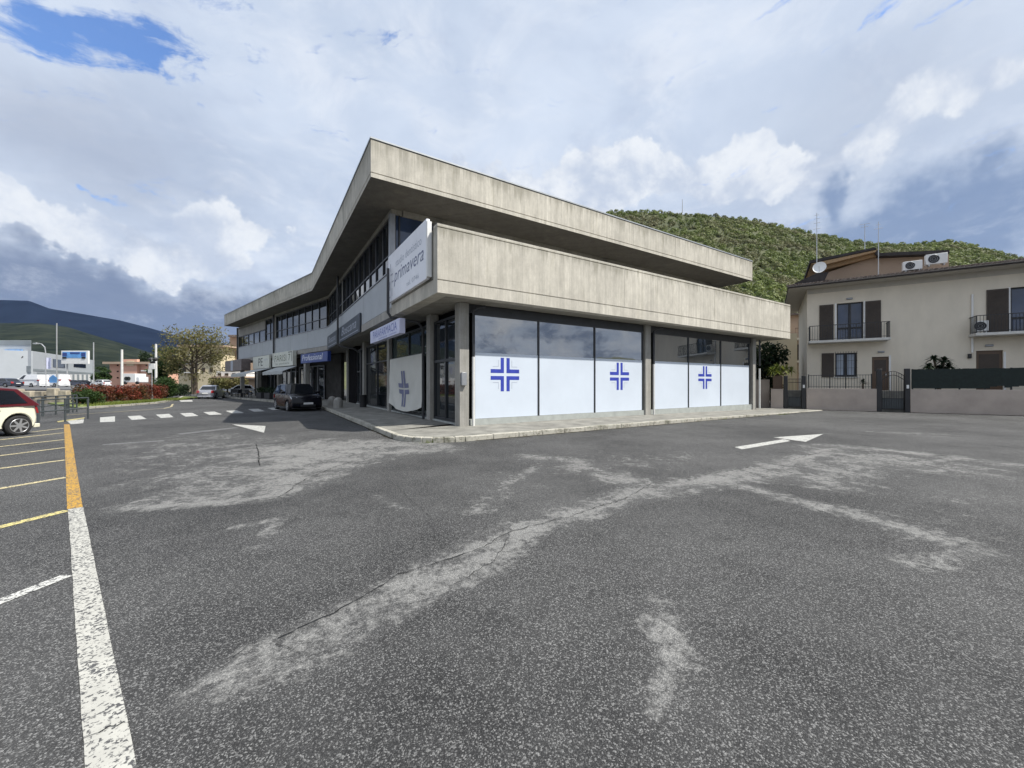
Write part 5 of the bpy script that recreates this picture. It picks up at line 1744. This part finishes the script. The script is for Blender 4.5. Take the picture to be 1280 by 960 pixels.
# verge grass blades
nbl = 3500
pa = np.array([gp(105, 510)[:2], gp(218, 500.5)[:2]]); tt_ = rng.random(nbl)
base = pa[0] + (pa[1] - pa[0]) * tt_[:, None] + rng.normal(0, 0.5, (nbl, 2)) + np.array([-0.4, 1.2])
hgt = rng.uniform(.06, .22, nbl); an = rng.random(nbl) * 6.28
dx = np.stack([np.cos(an), np.sin(an)], 1) * 0.02
b3 = np.concatenate([base, np.full((nbl, 1), 0.1)], 1)
V_ = np.stack([b3 - np.c_[dx, np.zeros(nbl)], b3 + np.c_[dx, np.zeros(nbl)], b3 + np.c_[dx * 2, hgt]], 1).reshape(-1, 3)
props(np_mesh('verge_grass', V_, np.arange(nbl * 3).reshape(-1, 3), MT['grass'], tint=np.repeat(rng.random(nbl), 3)), kind='stuff')
# weeds along the kerb corner
wp = []
for k in range(420):
    c_ = random.choice([(545, 553, .22), (545, 553, .22), (550, 552, .15), (620, 546, .08), (700, 538, .1), (860, 527, .15), (905, 524, .2), (980, 518.5, .3), (500, 548, .1)])
    q = gp(c_[0], c_[1]); a = R2 if c_[0] > 540 else L2
    o_ = random.gauss(0, c_[2]); wp.append((q.x + a.x * o_ + random.gauss(0, .02), q.y + a.y * o_ + random.gauss(0, .02)))
V_ = []
for x, y in wp:
    an = random.random() * 6.28; h = random.uniform(.03, .13); l = random.uniform(-.05, .05)
    V_ += [(x - .006 * math.cos(an), y - .006 * math.sin(an), 0), (x + .006 * math.cos(an), y + .006 * math.sin(an), 0), (x + l, y + random.uniform(-.05, .05), h)]
props(np_mesh('kerb_weeds', np.array(V_), np.arange(len(V_)).reshape(-1, 3), MT['grass'], tint=np.repeat(rng.random(len(wp)), 3)), kind='stuff')

h0, h1 = Vector((-34.4, 30.6, 0)), Vector((-36.3, 40.5, 0))
def hedge(label, p0, p1, w, h, n, size, m, cl=18):
    cs = [p0.lerp(p1, (k + .5) / cl) + Vector((random.uniform(-.15, .15), random.uniform(-.15, .15), h * (0.30 if q == 0 else 0.72) + random.uniform(-.05, .08))) for k in range(cl) for q in (0, 1)]
    rd_ = np.array([[max(w / 2, (p1 - p0).length / cl * .8), max(w / 2, (p1 - p0).length / cl * .8), h * .34]] * len(cs))
    t = thing('hedge', label, 'hedge', p0.lerp(p1, .5))
    V_, F_, t_ = leaves(cs, rd_, n, size, shell=0.35); np_mesh('foliage', V_, F_, MT[m], t, tint=t_)
    mb = MB()
    for k in range(10): q = p0.lerp(p1, (k + .5) / 10); mb.tube([q, q + Vector((0, 0, h * .6))], 0.03, 5)
    mb.build('stem', MT['bark'], t)


hedge('long red leaved photinia hedge on the grass verge', Vector((-33.6, 30.2, 0.1)), Vector((-36.0, 40.6, 0.1)), 0.9, 1.36, 9000, 0.075, 'leaf_red')
bush('green_shrub', 'low dark green shrub in front of the red hedge by the railing', 'shrub', [Vector((-31.5 + random.uniform(-.7, .7), 29.2 + random.uniform(-.4, .4), .55 + random.uniform(-.2, .25))) for _ in range(8)], [.5] * 8, 2200, .07, 'leaf_green', Vector((-31.5, 29.2, .05)))
bush('round_bush', 'clipped round green bush at the end of the red hedge', 'shrub', [Vector((-37.0, 41.8, 1.25))] + [Vector((-37.0 + random.uniform(-.5, .5), 41.8 + random.uniform(-.5, .5), 1.2 + random.uniform(-.5, .4))) for _ in range(8)], [1.25] + [.85] * 8, 6500, .075, 'leaf_green', Vector((-37.0, 41.8, 0.05)))

# railing sections
def railing(label, p0, p1, posts):
    r = thing('pedestrian_railing', label, 'railing', p0.lerp(p1, .5))
    for k in range(posts):
        q = p0.lerp(p1, k / (posts - 1)); MB().tube([q, q + Vector((0, 0, .98))], .035, 8).build('post', MT['railing'], r)
    mb = MB()
    for z in (.50, .97): mb.tube([p0 + Vector((0, 0, z)), p1 + Vector((0, 0, z))], .028, 8)
    mb.build('rail', MT['railing'], r)


railing('dark tubular railing next to the crosswalk end', gp(110, 523.4), gp(48, 531), 3)
railing('dark tubular railing further back behind the cream car', gp(84, 516.5), gp(54, 520.5), 3)
railing('dark tubular railing section closest to the red hedge', gp(96, 515), gp(86, 516.2), 3)
railing('long dark tubular railing section half hidden by the cream car', gp(53, 520.6), gp(10, 526), 4)


def pole(name, label, cat, u, v0, v1, d, r=.07, m='steel', z0=None):
    b = at(u, v0, d); b.z = RZ if z0 is None else z0
    t = thing(name, label, cat, b); MB().tube([b, at(u, v1, d)], r, 8, r * .75).build('pole', MT[m], t)
    return t, at(u, v1, d)


t, top = pole('sign_post', 'tall thin post with a blue pentagonal crossing sign', 'sign', 71, 495, 404, 33.2, .05, 'steel', 0.0)
c_ = at(66.5, 474, 33.1)
mb = MB()
pent = [(-.30, -.30), (.30, -.30), (.34, .12), (0, .36), (-.34, .12)]
mb.extrude([(c_.x + x, c_.y - .02, c_.z + z) for x, z in pent], [(c_.x + x, c_.y, c_.z + z) for x, z in pent]); mb.build('sign_plate', MT['sign_skyblue'], t)
t, top = pole('lamp_post', 'grey street lamp with curved arm in front of the white warehouse', 'street lamp', 57, 482, 440, 70, .09)
MB().tube([top, at(56, 434, 70), at(52, 430, 70), at(45, 428.5, 70)], .07, 6).build('arm', MT['steel'], t)
MB().box(at(44, 429, 70).x - .2, at(47, 429, 70).x, 69.8, 70.2, at(45, 429.5, 70).z - .1, at(45, 429, 70).z + .05).build('lamp_head', MT['steel'], t)
pole('utility_pole', 'thin grey utility pole right of the blue billboard', 'pole', 117, 482, 428, 72, .10)
pole('utility_pole', 'pale tapering concrete pole in front of the pink building', 'pole', 152.5, 482, 437, 58, .17, 'pipe_white')
t, top = pole('utility_pole', 'tall white concrete pole beside the big tree', 'pole', 195, 482, 430, 52, .15, 'pipe_white')
t, top = pole('sign_post', 'thin mast with round mirror and loudspeakers in front of the red hedge end', 'sign', 190, 500, 447, 38.5, .045, 'steel', 0.1)
for (u, v, w, h) in ((190, 458, .6, .55), (187.5, 464, .35, .35)):
    q = at(u, v, 38.35); MB().box(q.x - w / 2, q.x + w / 2, q.y - .05, q.y, q.z - h / 2, q.z + h / 2).build('sign_plate', MT['white'], t, bevel=.02)
for (u, v) in ((187, 449), (193, 449), (190, 453)):
    q = at(u, v, 38.4); MB().lathe((q.x, q.y - .2, q.z), [(.06, 0), (.08, .2), (.2, .35)], 10, 'y').build('loudspeaker', MT['trim'], t)
t, top = pole('banner_pole', 'lilac advertising flag on a pole in front of the warehouse', 'flag', 57.5, 482, 446, 66, .05, 'steel')
q0, q1 = at(58, 447, 66), at(65, 461, 66)
mb = MB()
for k in range(6):
    f0, f1 = k / 6, (k + 1) / 6
    y0_, y1_ = 66 + .12 * math.sin(5 * f0), 66 + .12 * math.sin(5 * f1)
    x0_, x1_ = q0.x + (q1.x - q0.x) * f0, q0.x + (q1.x - q0.x) * f1
    mb.add([(x0_, y0_, q1.z), (x1_, y1_, q1.z), (x1_, y1_, q0.z), (x0_, y0_, q0.z)], [(0, 1, 2, 3)])
mb.build('flag_cloth', MT['sign_lilac'], t)

# billboard
t, top = pole('billboard', 'large roadside billboard with blue pictures on a white frame', 'billboard', 84, 482, 455, 80, .16)
q0, q1 = at(78.5, 455, 80), at(112, 438.5, 80)
MB().box(q0.x, q1.x, 79.7, 80.05, q0.z, q1.z).build('board', MT['white'], t, bevel=.03)
a0, a1 = at(80.5, 447.5, 80), at(109.5, 440, 80)
MB().box(a0.x, a1.x, 79.66, 79.695, a0.z, a1.z).build('picture', MT['sign_skyblue'], t)
mb = MB()
for u0, u1, v0, v1 in ((80.5, 86, 441, 445), (104, 109, 441, 445.5), (90, 102, 440.5, 442.5)):
    a, b = at(u0, v1, 80), at(u1, v0, 80); mb.box(a.x, b.x, 79.63, 79.655, a.z, b.z)
mb.build('picture_block', MT['sign_blue'], t)
mb = MB()
for u0, u1 in ((80.5, 85.5), (104.5, 109)):
    a, b = at(u0, 448.5, 80), at(u1, 446.2, 80); mb.box(a.x, b.x, 79.62, 79.652, a.z, b.z)
mb.build('caption_block', MT['trim'], t)

# white warehouse
wh = thing('warehouse', 'large white and grey warehouse with flat roof and signs', 'warehouse', (-150, 105, RZ))
c0_, c1_ = at(39, 425.5, 98), at(-260, 424, 98)
H1 = c0_.z
q4 = [(c1_.x, 98), (c0_.x, 98), (c0_.x - 62, 140), (c1_.x, 140)]
MB().extrude([(x, y, 0) for x, y in q4], [(x, y, H1) for x, y in q4]).build('wall', MT['warehouse'], wh)
mb = MB()
for v0, v1 in ((459, 457.5), (465, 459.2)): 
    a, b = at(0, v0, 97.9), at(39, v1, 97.9); mb.box(c1_.x, c0_.x + .05, 97.86, 97.98, a.z, b.z)
mb.build('grey_band', MT['warehouse_grey'], wh)
mb = MB()
a = at(0, 431, 97.9)
mb.box(c1_.x, c0_.x + .04, 97.9, 97.985, a.z, H1 - .1); mb.build('upper_band', MT['warehouse_grey'], wh)
d_w = Vector((-26, 39)).normalized(); n_w = Vector((d_w.y, -d_w.x))
FWH = lambda s, g, z: Vector((c0_.x + d_w.x * s - n_w.x * g, 98.2 + d_w.y * s - n_w.y * g, z))
H2 = at(40, 438.5, 98).z
sw = MB(FWH).box(0.3, 47, 0, 14, 0, H2).build('side_wing', MT['warehouse'], wh)


def wpx(u):  # coordinate along the wing for pixel column
    k = (u - U0) / FPX; return (k * 98.2 - c0_.x) / (d_w.x - k * d_w.y)


def wz(u, v): s = wpx(u); return HC + (V0 - v) / FPX * (98.2 + d_w.y * s)


mb = MB(FWH)
for u0, u1, v0, v1 in ((66, 81, 460, 450.5), (92, 107, 460, 455.5)): MB(FWH).box(wpx(u0), wpx(u1), -.08, -.01, wz(u1, v0), wz(u1, v1)).build('window', MT['car_glass'], wh)
mb = MB(FWH); mb.box(.4, 46.8, -.06, -.012, wz(80, 466), wz(80, 463.5)); mb.build('grey_band', MT['warehouse_grey'], wh)
for k, u in enumerate((73, 80, 87, 93, 99, 104.5, 110, 115)): MB(FWH).box(wpx(u), wpx(u) + 2.0, -.05, -.012, .9, wz(u, 468)).build('loading_door', MT['white'], wh)
mb = MB(FWH); mb.box(2.5, 46, -.03, -.009, 0, wz(80, 467.2)); mb.build('grey_base', MT['warehouse_grey'], wh)  # grey cladding strip along the foot of the wing
MB().box(at(11, 450, 97.7).x, at(29, 450, 97.7).x, 97.6, 97.85, at(20, 453, 97.7).z, at(20, 442, 97.7).z).build('logo_board', MT['white'], wh)
c_ = at(20, 447.5, 97.5)
MB().tube([c_ + Vector((-1.6, 0, -.5)), c_ + Vector((-.2, 0, .2)), c_ + Vector((.4, 0, .9))], .12, 5).tube([c_ + Vector((-.2, 0, .2)), c_ + Vector((.5, 0, -.9)), c_ + Vector((1.3, 0, -.2)), c_ + Vector((1.7, 0, .4))], .12, 5).build('logo_mark', MT['trim'], wh)
a, b = at(-30, 450, 97.7), at(11, 441.5, 97.7); MB().box(a.x, b.x, 97.6, 97.84, a.z, b.z).build('teal_board', MT['sign_teal'], wh)
a, b = at(7, 442, 97.7), at(28, 437, 97.7); MB().box(a.x, b.x, 97.5, 97.82, a.z, b.z).build('blue_board', MT['sign_skyblue'], wh)

# pink building
pk = thing('pink_building', 'pink plastered two storey building with a terracotta roof edge beyond the hedge', 'building', at(158, 480, 118))
def ubox(u0, u1, v0, v1, d0, d1, name, m, parent, bev=0):
    a, b = at(u0, v0, d0), at(u1, v1, d0); return MB().box(a.x, b.x, d0, d1, a.z, b.z).build(name, MT[m], parent, bevel=bev)


ubox(137, 190, 486, 455, 118, 130, 'wall', 'plaster_pink', pk)
ubox(128, 192, 455, 452.2, 116.5, 131, 'roof', 'plaster_tan', pk)
ubox(153.5, 171, 486, 449, 117, 117.9, 'front_bay', 'plaster_pink', pk)
ubox(158, 167, 457, 451, 116.8, 116.98, 'pale_panel', 'plaster_beige', pk)
for u in (146, 146.2, 182):
    for v in (457.5, 465, 473):
        w = ubox(u, u + 1.6, v, v - 1.6, 117.85, 117.97, 'window', 'car_glass', pk)
ubox(176, 192, 464, 463, 114, 117.9, 'balcony', 'white', pk)
ubox(176, 192, 463, 462.8, 114, 114.05, 'balcony', 'white', pk)
tk = thing('box_van', 'white box van with dark round marks in front of the pink building', 'van', at(160, 481, 100))
ubox(153, 169, 478, 467, 100, 103, 'cargo_box', 'white', tk, .05); ubox(169.2, 174, 478, 471, 100.2, 102.8, 'cab', 'car_white', tk, .1)
for u in (157.5, 160.5): 
    q = at(u, 473.2, 99.9); MB().lathe((q.x, q.y, q.z), [(.5, 0), (.5, .08)], 14, 'y').build('round_mark', MT['ink_black'], tk)
for u in (156, 171): q = at(u, 478.6, 100); MB().lathe((q.x, q.y - .02, q.z), [(.4, 0), (.4, .3)], 14, 'y').build('wheel', MT['rubber'], tk)

# beige apartments behind the tree
ap = thing('apartment_block', 'beige apartment block with balconies seen through the big tree', 'building', at(250, 480, 78))
ubox(223, 276, 490, 433, 78, 90, 'wall', 'plaster_beige', ap)
ubox(221, 278, 433, 431, 77, 91, 'roof', 'plaster_tan', ap)
for v in (444, 455, 466):
    b_ = ubox(226, 243, v, v - .9, 76.8, 77.98, 'balcony', 'white', ap)
    for u in (228, 237, 252, 262): ubox(u, u + 4, v - 1.2, v - 6.5, 77.9, 77.985, 'window', 'shutter', ap)
ap2 = thing('apartment_block', 'low grey roofed house between the tree and the concrete building', 'building', at(285, 480, 70))
ubox(264, 306, 492, 470.5, 70, 80, 'wall', 'plaster_tan', ap2); ubox(262, 308, 474, 472.2, 68.5, 81, 'roof', 'tile_dark', ap2)
ubox(270, 300, 470.4, 464, 71, 79, 'upper_wall', 'white', ap2)
for u in (272, 281, 290): ubox(u, u + 4, 469.5, 466.5, 70.9, 70.985, 'window', 'shutter', ap2)
ap3 = thing('apartment_block', 'tall tan house showing just past the far end of the concrete roof', 'building', at(300, 480, 75))
ubox(287, 322, 490, 421, 82, 95, 'wall', 'plaster_tan', ap3); ubox(285, 324, 421, 418.5, 81, 96, 'roof', 'tile', ap3)
for v in (432, 444): ubox(289, 292, v + 5, v, 81.9, 81.985, 'window', 'car_glass', ap3)
gw2 = MB().box(at(260, 480, 58).x, at(312, 480, 58).x, 58, 58.3, 0, at(0, 488, 58).z + .0).build('garden_wall', MT['plaster_beige'], None, origin=at(286, 480, 58)); props(gw2, 'pale yard wall behind the silver car', 'wall')
hedge('brownish hedge above the pale yard wall behind the silver car', Vector((at(264, 480, 60).x, 60, 0)), Vector((at(308, 480, 60).x, 60, 0)), 1.2, 2.4, 4200, .13, 'leaf_olive', 14)
hedge('dark hedge beyond the parked silver car', Vector((at(205, 480, 50).x, 50, 0)), Vector((at(234, 480, 54).x, 54, 0)), 1.0, 1.5, 3000, .1, 'leaf_dark', 10)

# trees
def tree(label, base, H_, R_, n, size, m, crown0=0.3, trunk_r=.28, nb=9, clumps=34, flat=.75, forks=2):
    t = thing('tree', label, 'tree', base)
    base = Vector(base); cl = []
    mb = MB()
    for f_ in range(forks):
        off = Vector(((f_ - (forks - 1) / 2) * R_ * .16, random.uniform(-.2, .2), 0))
        top = base + off + Vector((random.uniform(-.3, .3), random.uniform(-.3, .3), H_ * .62))
        mid = base + off * .8 + Vector((random.uniform(-.2, .2), 0, H_ * .3))
        mb.tube([base + off * .4, mid, top], trunk_r, 8, trunk_r * .35)
        for k in range(nb):
            az = 2 * math.pi * (k + random.random() * .6) / nb; el = random.uniform(.25, 1.0)
            st = mid.lerp(top, random.random()); ln = R_ * random.uniform(.55, .95)
            en = st + Vector((math.cos(az) * math.cos(el) * ln, math.sin(az) * math.cos(el) * ln, math.sin(el) * ln * .8))
            en.z = min(en.z, base.z + H_ * .95)
            md = st.lerp(en, .5) + Vector((0, 0, .12 * ln)); mb.tube([st, md, en], trunk_r * .35, 6, .025)
            for q in range(3):
                e2 = md.lerp(en, random.random()) + Vector((random.uniform(-1, 1), random.uniform(-1, 1), random.uniform(-.1, 1))) * ln * .4
                mb.tube([md, md.lerp(e2, .5) + Vector((0, 0, .1)), e2], trunk_r * .13, 5, .015); cl.append(e2)
            cl.append(en)
    mb.build('trunk', MT['bark'], t, smooth=True)
    for _ in range(clumps):
        az = random.random() * 6.28; zz = random.uniform(crown0, .97)
        rr = R_ * math.sqrt(max(0.05, 1 - ((zz - (crown0 + 1) / 2) / ((1 - crown0) / 2)) ** 2)) * random.uniform(.45, 1.0)
        cl.append(base + Vector((math.cos(az) * rr, math.sin(az) * rr * .8, zz * H_)))
    V_, F_, t_ = leaves(cl, [R_ * random.uniform(.14, .26) for _ in cl], n, size, shell=.2)
    np_mesh('crown', V_, F_, MT[m], t, tint=t_)


tree('large tree with sparse olive brown spring leaves in front of the beige apartments', at(243, 480, 62) * Vector((1, 1, 0)), 10.6, 5.6, 6000, .15, 'leaf_olive', .24, .3, 9, 40)
tree('dark leafy tree left of the big sparse tree', at(208, 480, 64) * Vector((1, 1, 0)), 7.5, 2.6, 6500, .16, 'leaf_green', .1, .2, 7, 24)
tree('green tree between the warehouse and the pink building', at(128, 480, 100) * Vector((1, 1, 0)), 6, 2.0, 2200, .22, 'leaf_green', .1, .25, 6, 20)
tree('dark tree right of the pink building', at(188, 480, 125) * Vector((1, 1, 0)), 11, 4.5, 4000, .3, 'leaf_dark', .1, .25, 6, 20)

# distant vehicles on the raised road
def far_car(label, u, d, heading, m, style='hatch', L=4.1, H=1.45, name='parked_car', W=1.74):
    p = at(u, 480, d); make_car(name, label, (p.x, p.y, RZ), heading, MT[m], MT[m], L, W, H, 2.5 if L < 4.6 else 3.2, .8, style)


far_car('dark saloon on the raised road above the cream hatchback', 8, 62, (-1, .1), 'car_blue', 'sedan', 4.4, 1.42)
far_car('white delivery van on the raised road next to the dark saloon', 40, 68, (-1, .15), 'car_white', 'van', 5.2, 2.1, 'parked_van', 1.95)
far_car('white van on the raised road behind the blue crossing sign', 68, 74, (-1, .15), 'car_white', 'van', 5.0, 2.3, 'parked_van', 1.95)
far_car('dark car parked below the billboard near the loading doors', 93, 92, (.3, 1), 'car_blue')
far_car('black car parked right of the billboard near the loading doors', 106, 95, (.3, 1), 'car_black')
far_car('white car parked in front of the green tree beyond the hedge', 126, 88, (-1, .2), 'car_white')

# ------------------------------------------------------------------ world: sky and clouds
SUN = Vector((0.55, -0.183, 0.815)).normalized()
el = math.asin(SUN.z); az = math.atan2(SUN.x, SUN.y)
w = bpy.data.worlds.new('World'); sc.world = w; w.use_nodes = True
nt = w.node_tree
for n_ in list(nt.nodes): nt.nodes.remove(n_)
out = nt.nodes.new('ShaderNodeOutputWorld')
sky = nt.nodes.new('ShaderNodeTexSky'); sky.sky_type = 'NISHITA'; sky.sun_disc = False
sky.sun_elevation = el; sky.sun_rotation = az; sky.air_density = 1.3; sky.dust_density = 0.1; sky.ozone_density = 6.0
bg1 = nt.nodes.new('ShaderNodeBackground'); bg1.inputs['Strength'].default_value = 0.135
tn = nt.nodes.new('ShaderNodeMix'); tn.data_type = 'RGBA'; tn.blend_type = 'MULTIPLY'; tn.inputs['Factor'].default_value = 1.0
nt.links.new(sky.outputs[0], tn.inputs[6]); tn.inputs[7].default_value = (0.66, 0.88, 1.16, 1)
nt.links.new(tn.outputs[2], bg1.inputs['Color'])
tc = S(nt, nt.nodes.new('ShaderNodeTexCoord').outputs['Generated'])
dx_, dy_, dz_ = sep(nt, tc)
AZ = dx_.atan2(dy_) * (180 / math.pi)
EL = dz_.asin() * (180 / math.pi)
inv = (dz_.max(0.0) + 0.16)
pl = xyz(nt, dx_ / inv, dy_ / inv, 0.0)
wv = noise(nt, tc, 3.2, 5, 0.6, 0.0, 'Color'); wx, wy, wz_ = sep(nt, wv)
wf_ = noise(nt, tc, 9.0, 5, 0.6, 0.0, 'Color'); fx_, fy_, _ = sep(nt, wf_)
AZw = AZ + (wx - 0.5) * 26 + (fx_ - 0.5) * 9
ELw = EL + (wy - 0.5) * 15 + (fy_ - 0.5) * 6


def blob(a, e, sa, se, p=1.0):
    return (((AZw - a) / sa) ** 2.0 + ((ELw - e) / se) ** 2.0)._m('MULTIPLY', -1.0 * p).exp()


n1 = noise(nt, pl, 1.1, 7, 0.58, 0.4)
n2 = noise(nt, pl, 2.6, 7, 0.6, 0.3)
n3 = noise(nt, tc, 5.0, 8, 0.62, 0.2)
# base veil of cloud
veil = mixc(nt, n1.ss(0.30, 0.68), (0.48, 0.565, 0.715), (0.66, 0.74, 0.87))
n4 = noise(nt, pl, 3.4, 10, 0.66, 0.6)
veil = mixc(nt, n4.ss(0.44, 0.72) * 0.55, veil, (0.80, 0.84, 0.91))
veil = mixc(nt, n2.ss(0.30, 0.48, 1.0, 0.0) * 0.35, veil, (0.36, 0.43, 0.60))
# grey mass middle left
veil = mixc(nt, blob(-48, 22, 13, 6) * 0.75, veil, (0.38, 0.44, 0.565))
veil = mixc(nt, blob(43, 26, 14, 7) * 0.4, veil, (0.52, 0.57, 0.66))
# dark banks near the horizon
dl = (blob(-48, 8.0, 22, 4.6) + blob(-33, 5.0, 12, 4.0) * 0.8 + (n3 - 0.5) * 0.55).ss(0.20, 0.95)
veil = mixc(nt, dl * 0.84, veil, (0.14, 0.195, 0.325))
dr = (blob(50, 15.0, 11, 4.2) + blob(36, 15.5, 9, 4.2) * 0.8 + blob(38, 21.5, 2.5, 2.2) * 0.7 + (n3 - 0.5) * 0.6).ss(0.22, 0.95)
veil = mixc(nt, dr * 0.9, veil, (0.20, 0.285, 0.46))
# heaped bright clouds
cu = (blob(29, 25.0, 8, 3.2) + blob(14, 25.5, 8, 3.6) + blob(-4, 27, 6, 4.0) * 0.9 + blob(2, 21, 9, 4) * 0.6 + blob(51, 26, 9, 3.4) * 0.6 + blob(44, 22.5, 5, 2.6) * 0.5 + blob(-44, 13.5, 8, 2.4) * 0.9 + blob(-33, 17, 6, 3.0) * 0.9 + blob(-54, 14.0, 6, 2.4) * 0.8
      + (n3 - 0.5) * 1.3 + AZ.abs().ss(75, 95) * 0.45)
cuf = cu.ss(0.40, 0.58)
off = nt.nodes.new('ShaderNodeVectorMath'); off.operation = 'ADD'; nt.links.new(tc.s, off.inputs[0]); off.inputs[1].default_value = tuple(SUN * 0.055)
n3b = noise(nt, S(nt, off.outputs[0]), 5.0, 8, 0.62, 0.2)
cul = ((n3 - n3b) * 2.6 + 0.5 + (ELw - EL) * 0.02).ss(0.15, 0.85)
cuc = mixc(nt, cul, (0.52, 0.59, 0.72), (0.83, 0.86, 0.90))
veil = mixc(nt, cuf * 0.85, veil, cuc)
n5 = noise(nt, vscale(nt, tc, 1, 1, 1.7), 11.0, 9, 0.66, 0.3)
low = EL.ss(9, 24, 1.0, 0.0)
veil = mixc(nt, n5.ss(0.50, 0.68) * low * (AZ.abs().ss(60, 85) * 0.5 + 0.22), veil, (0.80, 0.85, 0.93))
veil = mixc(nt, n5.ss(0.34, 0.50, 1.0, 0.0) * low * (AZ.abs().ss(60, 85) * 0.6 + 0.15), veil, (0.17, 0.22, 0.34))
# openings showing blue sky
strk = noise(nt, xyz(nt, AZ * 0.05 + EL * 0.06 + (fx_ - 0.5) * 0.5, EL * 0.20 - AZ * 0.05 + (fy_ - 0.5) * 0.4, 0.0), 1.6, 9, 0.66, 0.5)
hole = (blob(-42, 33.5, 6.5, 4.4) * 0.72 + blob(-51, 30.5, 9, 2.6) * 0.62 + blob(-47, 32.5, 6, 1.6) * 0.7 + blob(-46.5, 17.5, 1.8, 1.0) * 0.9 + blob(-29, 39, 9, 1.8) * 0.6 + blob(43, 34, 5, 2.4) * 0.55 + (strk - 0.5) * 3.6 + (n4 - 0.5) * 1.2)
holef = hole.ss(0.38, 1.15) * EL.ss(15.5, 19)
cover = (1.0 - holef * 0.9) * EL.ss(-4, 0.5, 1.0, 1.0)
bg2 = nt.nodes.new('ShaderNodeBackground'); bg2.inputs['Strength'].default_value = 0.85
nt.links.new(veil.s, bg2.inputs['Color'])
mx = nt.nodes.new('ShaderNodeMixShader')
nt.links.new(cover.s, mx.inputs[0]); nt.links.new(bg1.outputs[0], mx.inputs[1]); nt.links.new(bg2.outputs[0], mx.inputs[2])
nt.links.new(mx.outputs[0], out.inputs['Surface'])

sl = bpy.data.lights.new('sun', 'SUN'); sl.energy = 5.0; sl.angle = math.radians(0.5); sl.color = (1.0, 0.955, 0.87)
so = bpy.data.objects.new('sun', sl); col.objects.link(so)
so.rotation_euler = (-SUN).to_track_quat('-Z', 'Y').to_euler(); so.location = (30, -10, 60)

# ------------------------------------------------------------------ camera and render settings
cd = bpy.data.cameras.new('camera'); cam = bpy.data.objects.new('camera', cd); col.objects.link(cam)
cam.location = (0, 0, HC); cam.rotation_euler = (math.radians(90), 0, 0)
cd.sensor_width = 36; cd.lens = FPX / 1280 * 36; cd.clip_start = 0.05; cd.clip_end = 20000
sc.camera = cam
sc.view_settings.view_transform = 'Standard'; sc.view_settings.look = 'None'; sc.view_settings.exposure = 0.36; sc.view_settings.gamma = 1.0
sc.render.engine = 'CYCLES'
cy_ = sc.cycles
cy_.use_denoising = True; cy_.max_bounces = 6; cy_.diffuse_bounces = 3; cy_.glossy_bounces = 4; cy_.transmission_bounces = 4; cy_.transparent_max_bounces = 8
cy_.sample_clamp_indirect = 6

# ------------------------------------------------------------------ haze in the valley air
hz = MB().box(-9000, 7000, -2500, 6500, -4.0, 1000).build('haze', MT['white'])
hm_ = bpy.data.materials.new('haze'); hm_.use_nodes = True; hnt = hm_.node_tree
for n_ in list(hnt.nodes): hnt.nodes.remove(n_)
ho = hnt.nodes.new('ShaderNodeOutputMaterial'); hv = hnt.nodes.new('ShaderNodeVolumePrincipled')
hv.inputs['Color'].default_value = (0.45, 0.62, 0.98, 1); hv.inputs['Density'].default_value = 0.000013
hnt.links.new(hv.outputs[0], ho.inputs['Volume'])
hz.data.materials.clear(); hz.data.materials.append(hm_); hz['kind'] = 'stuff'
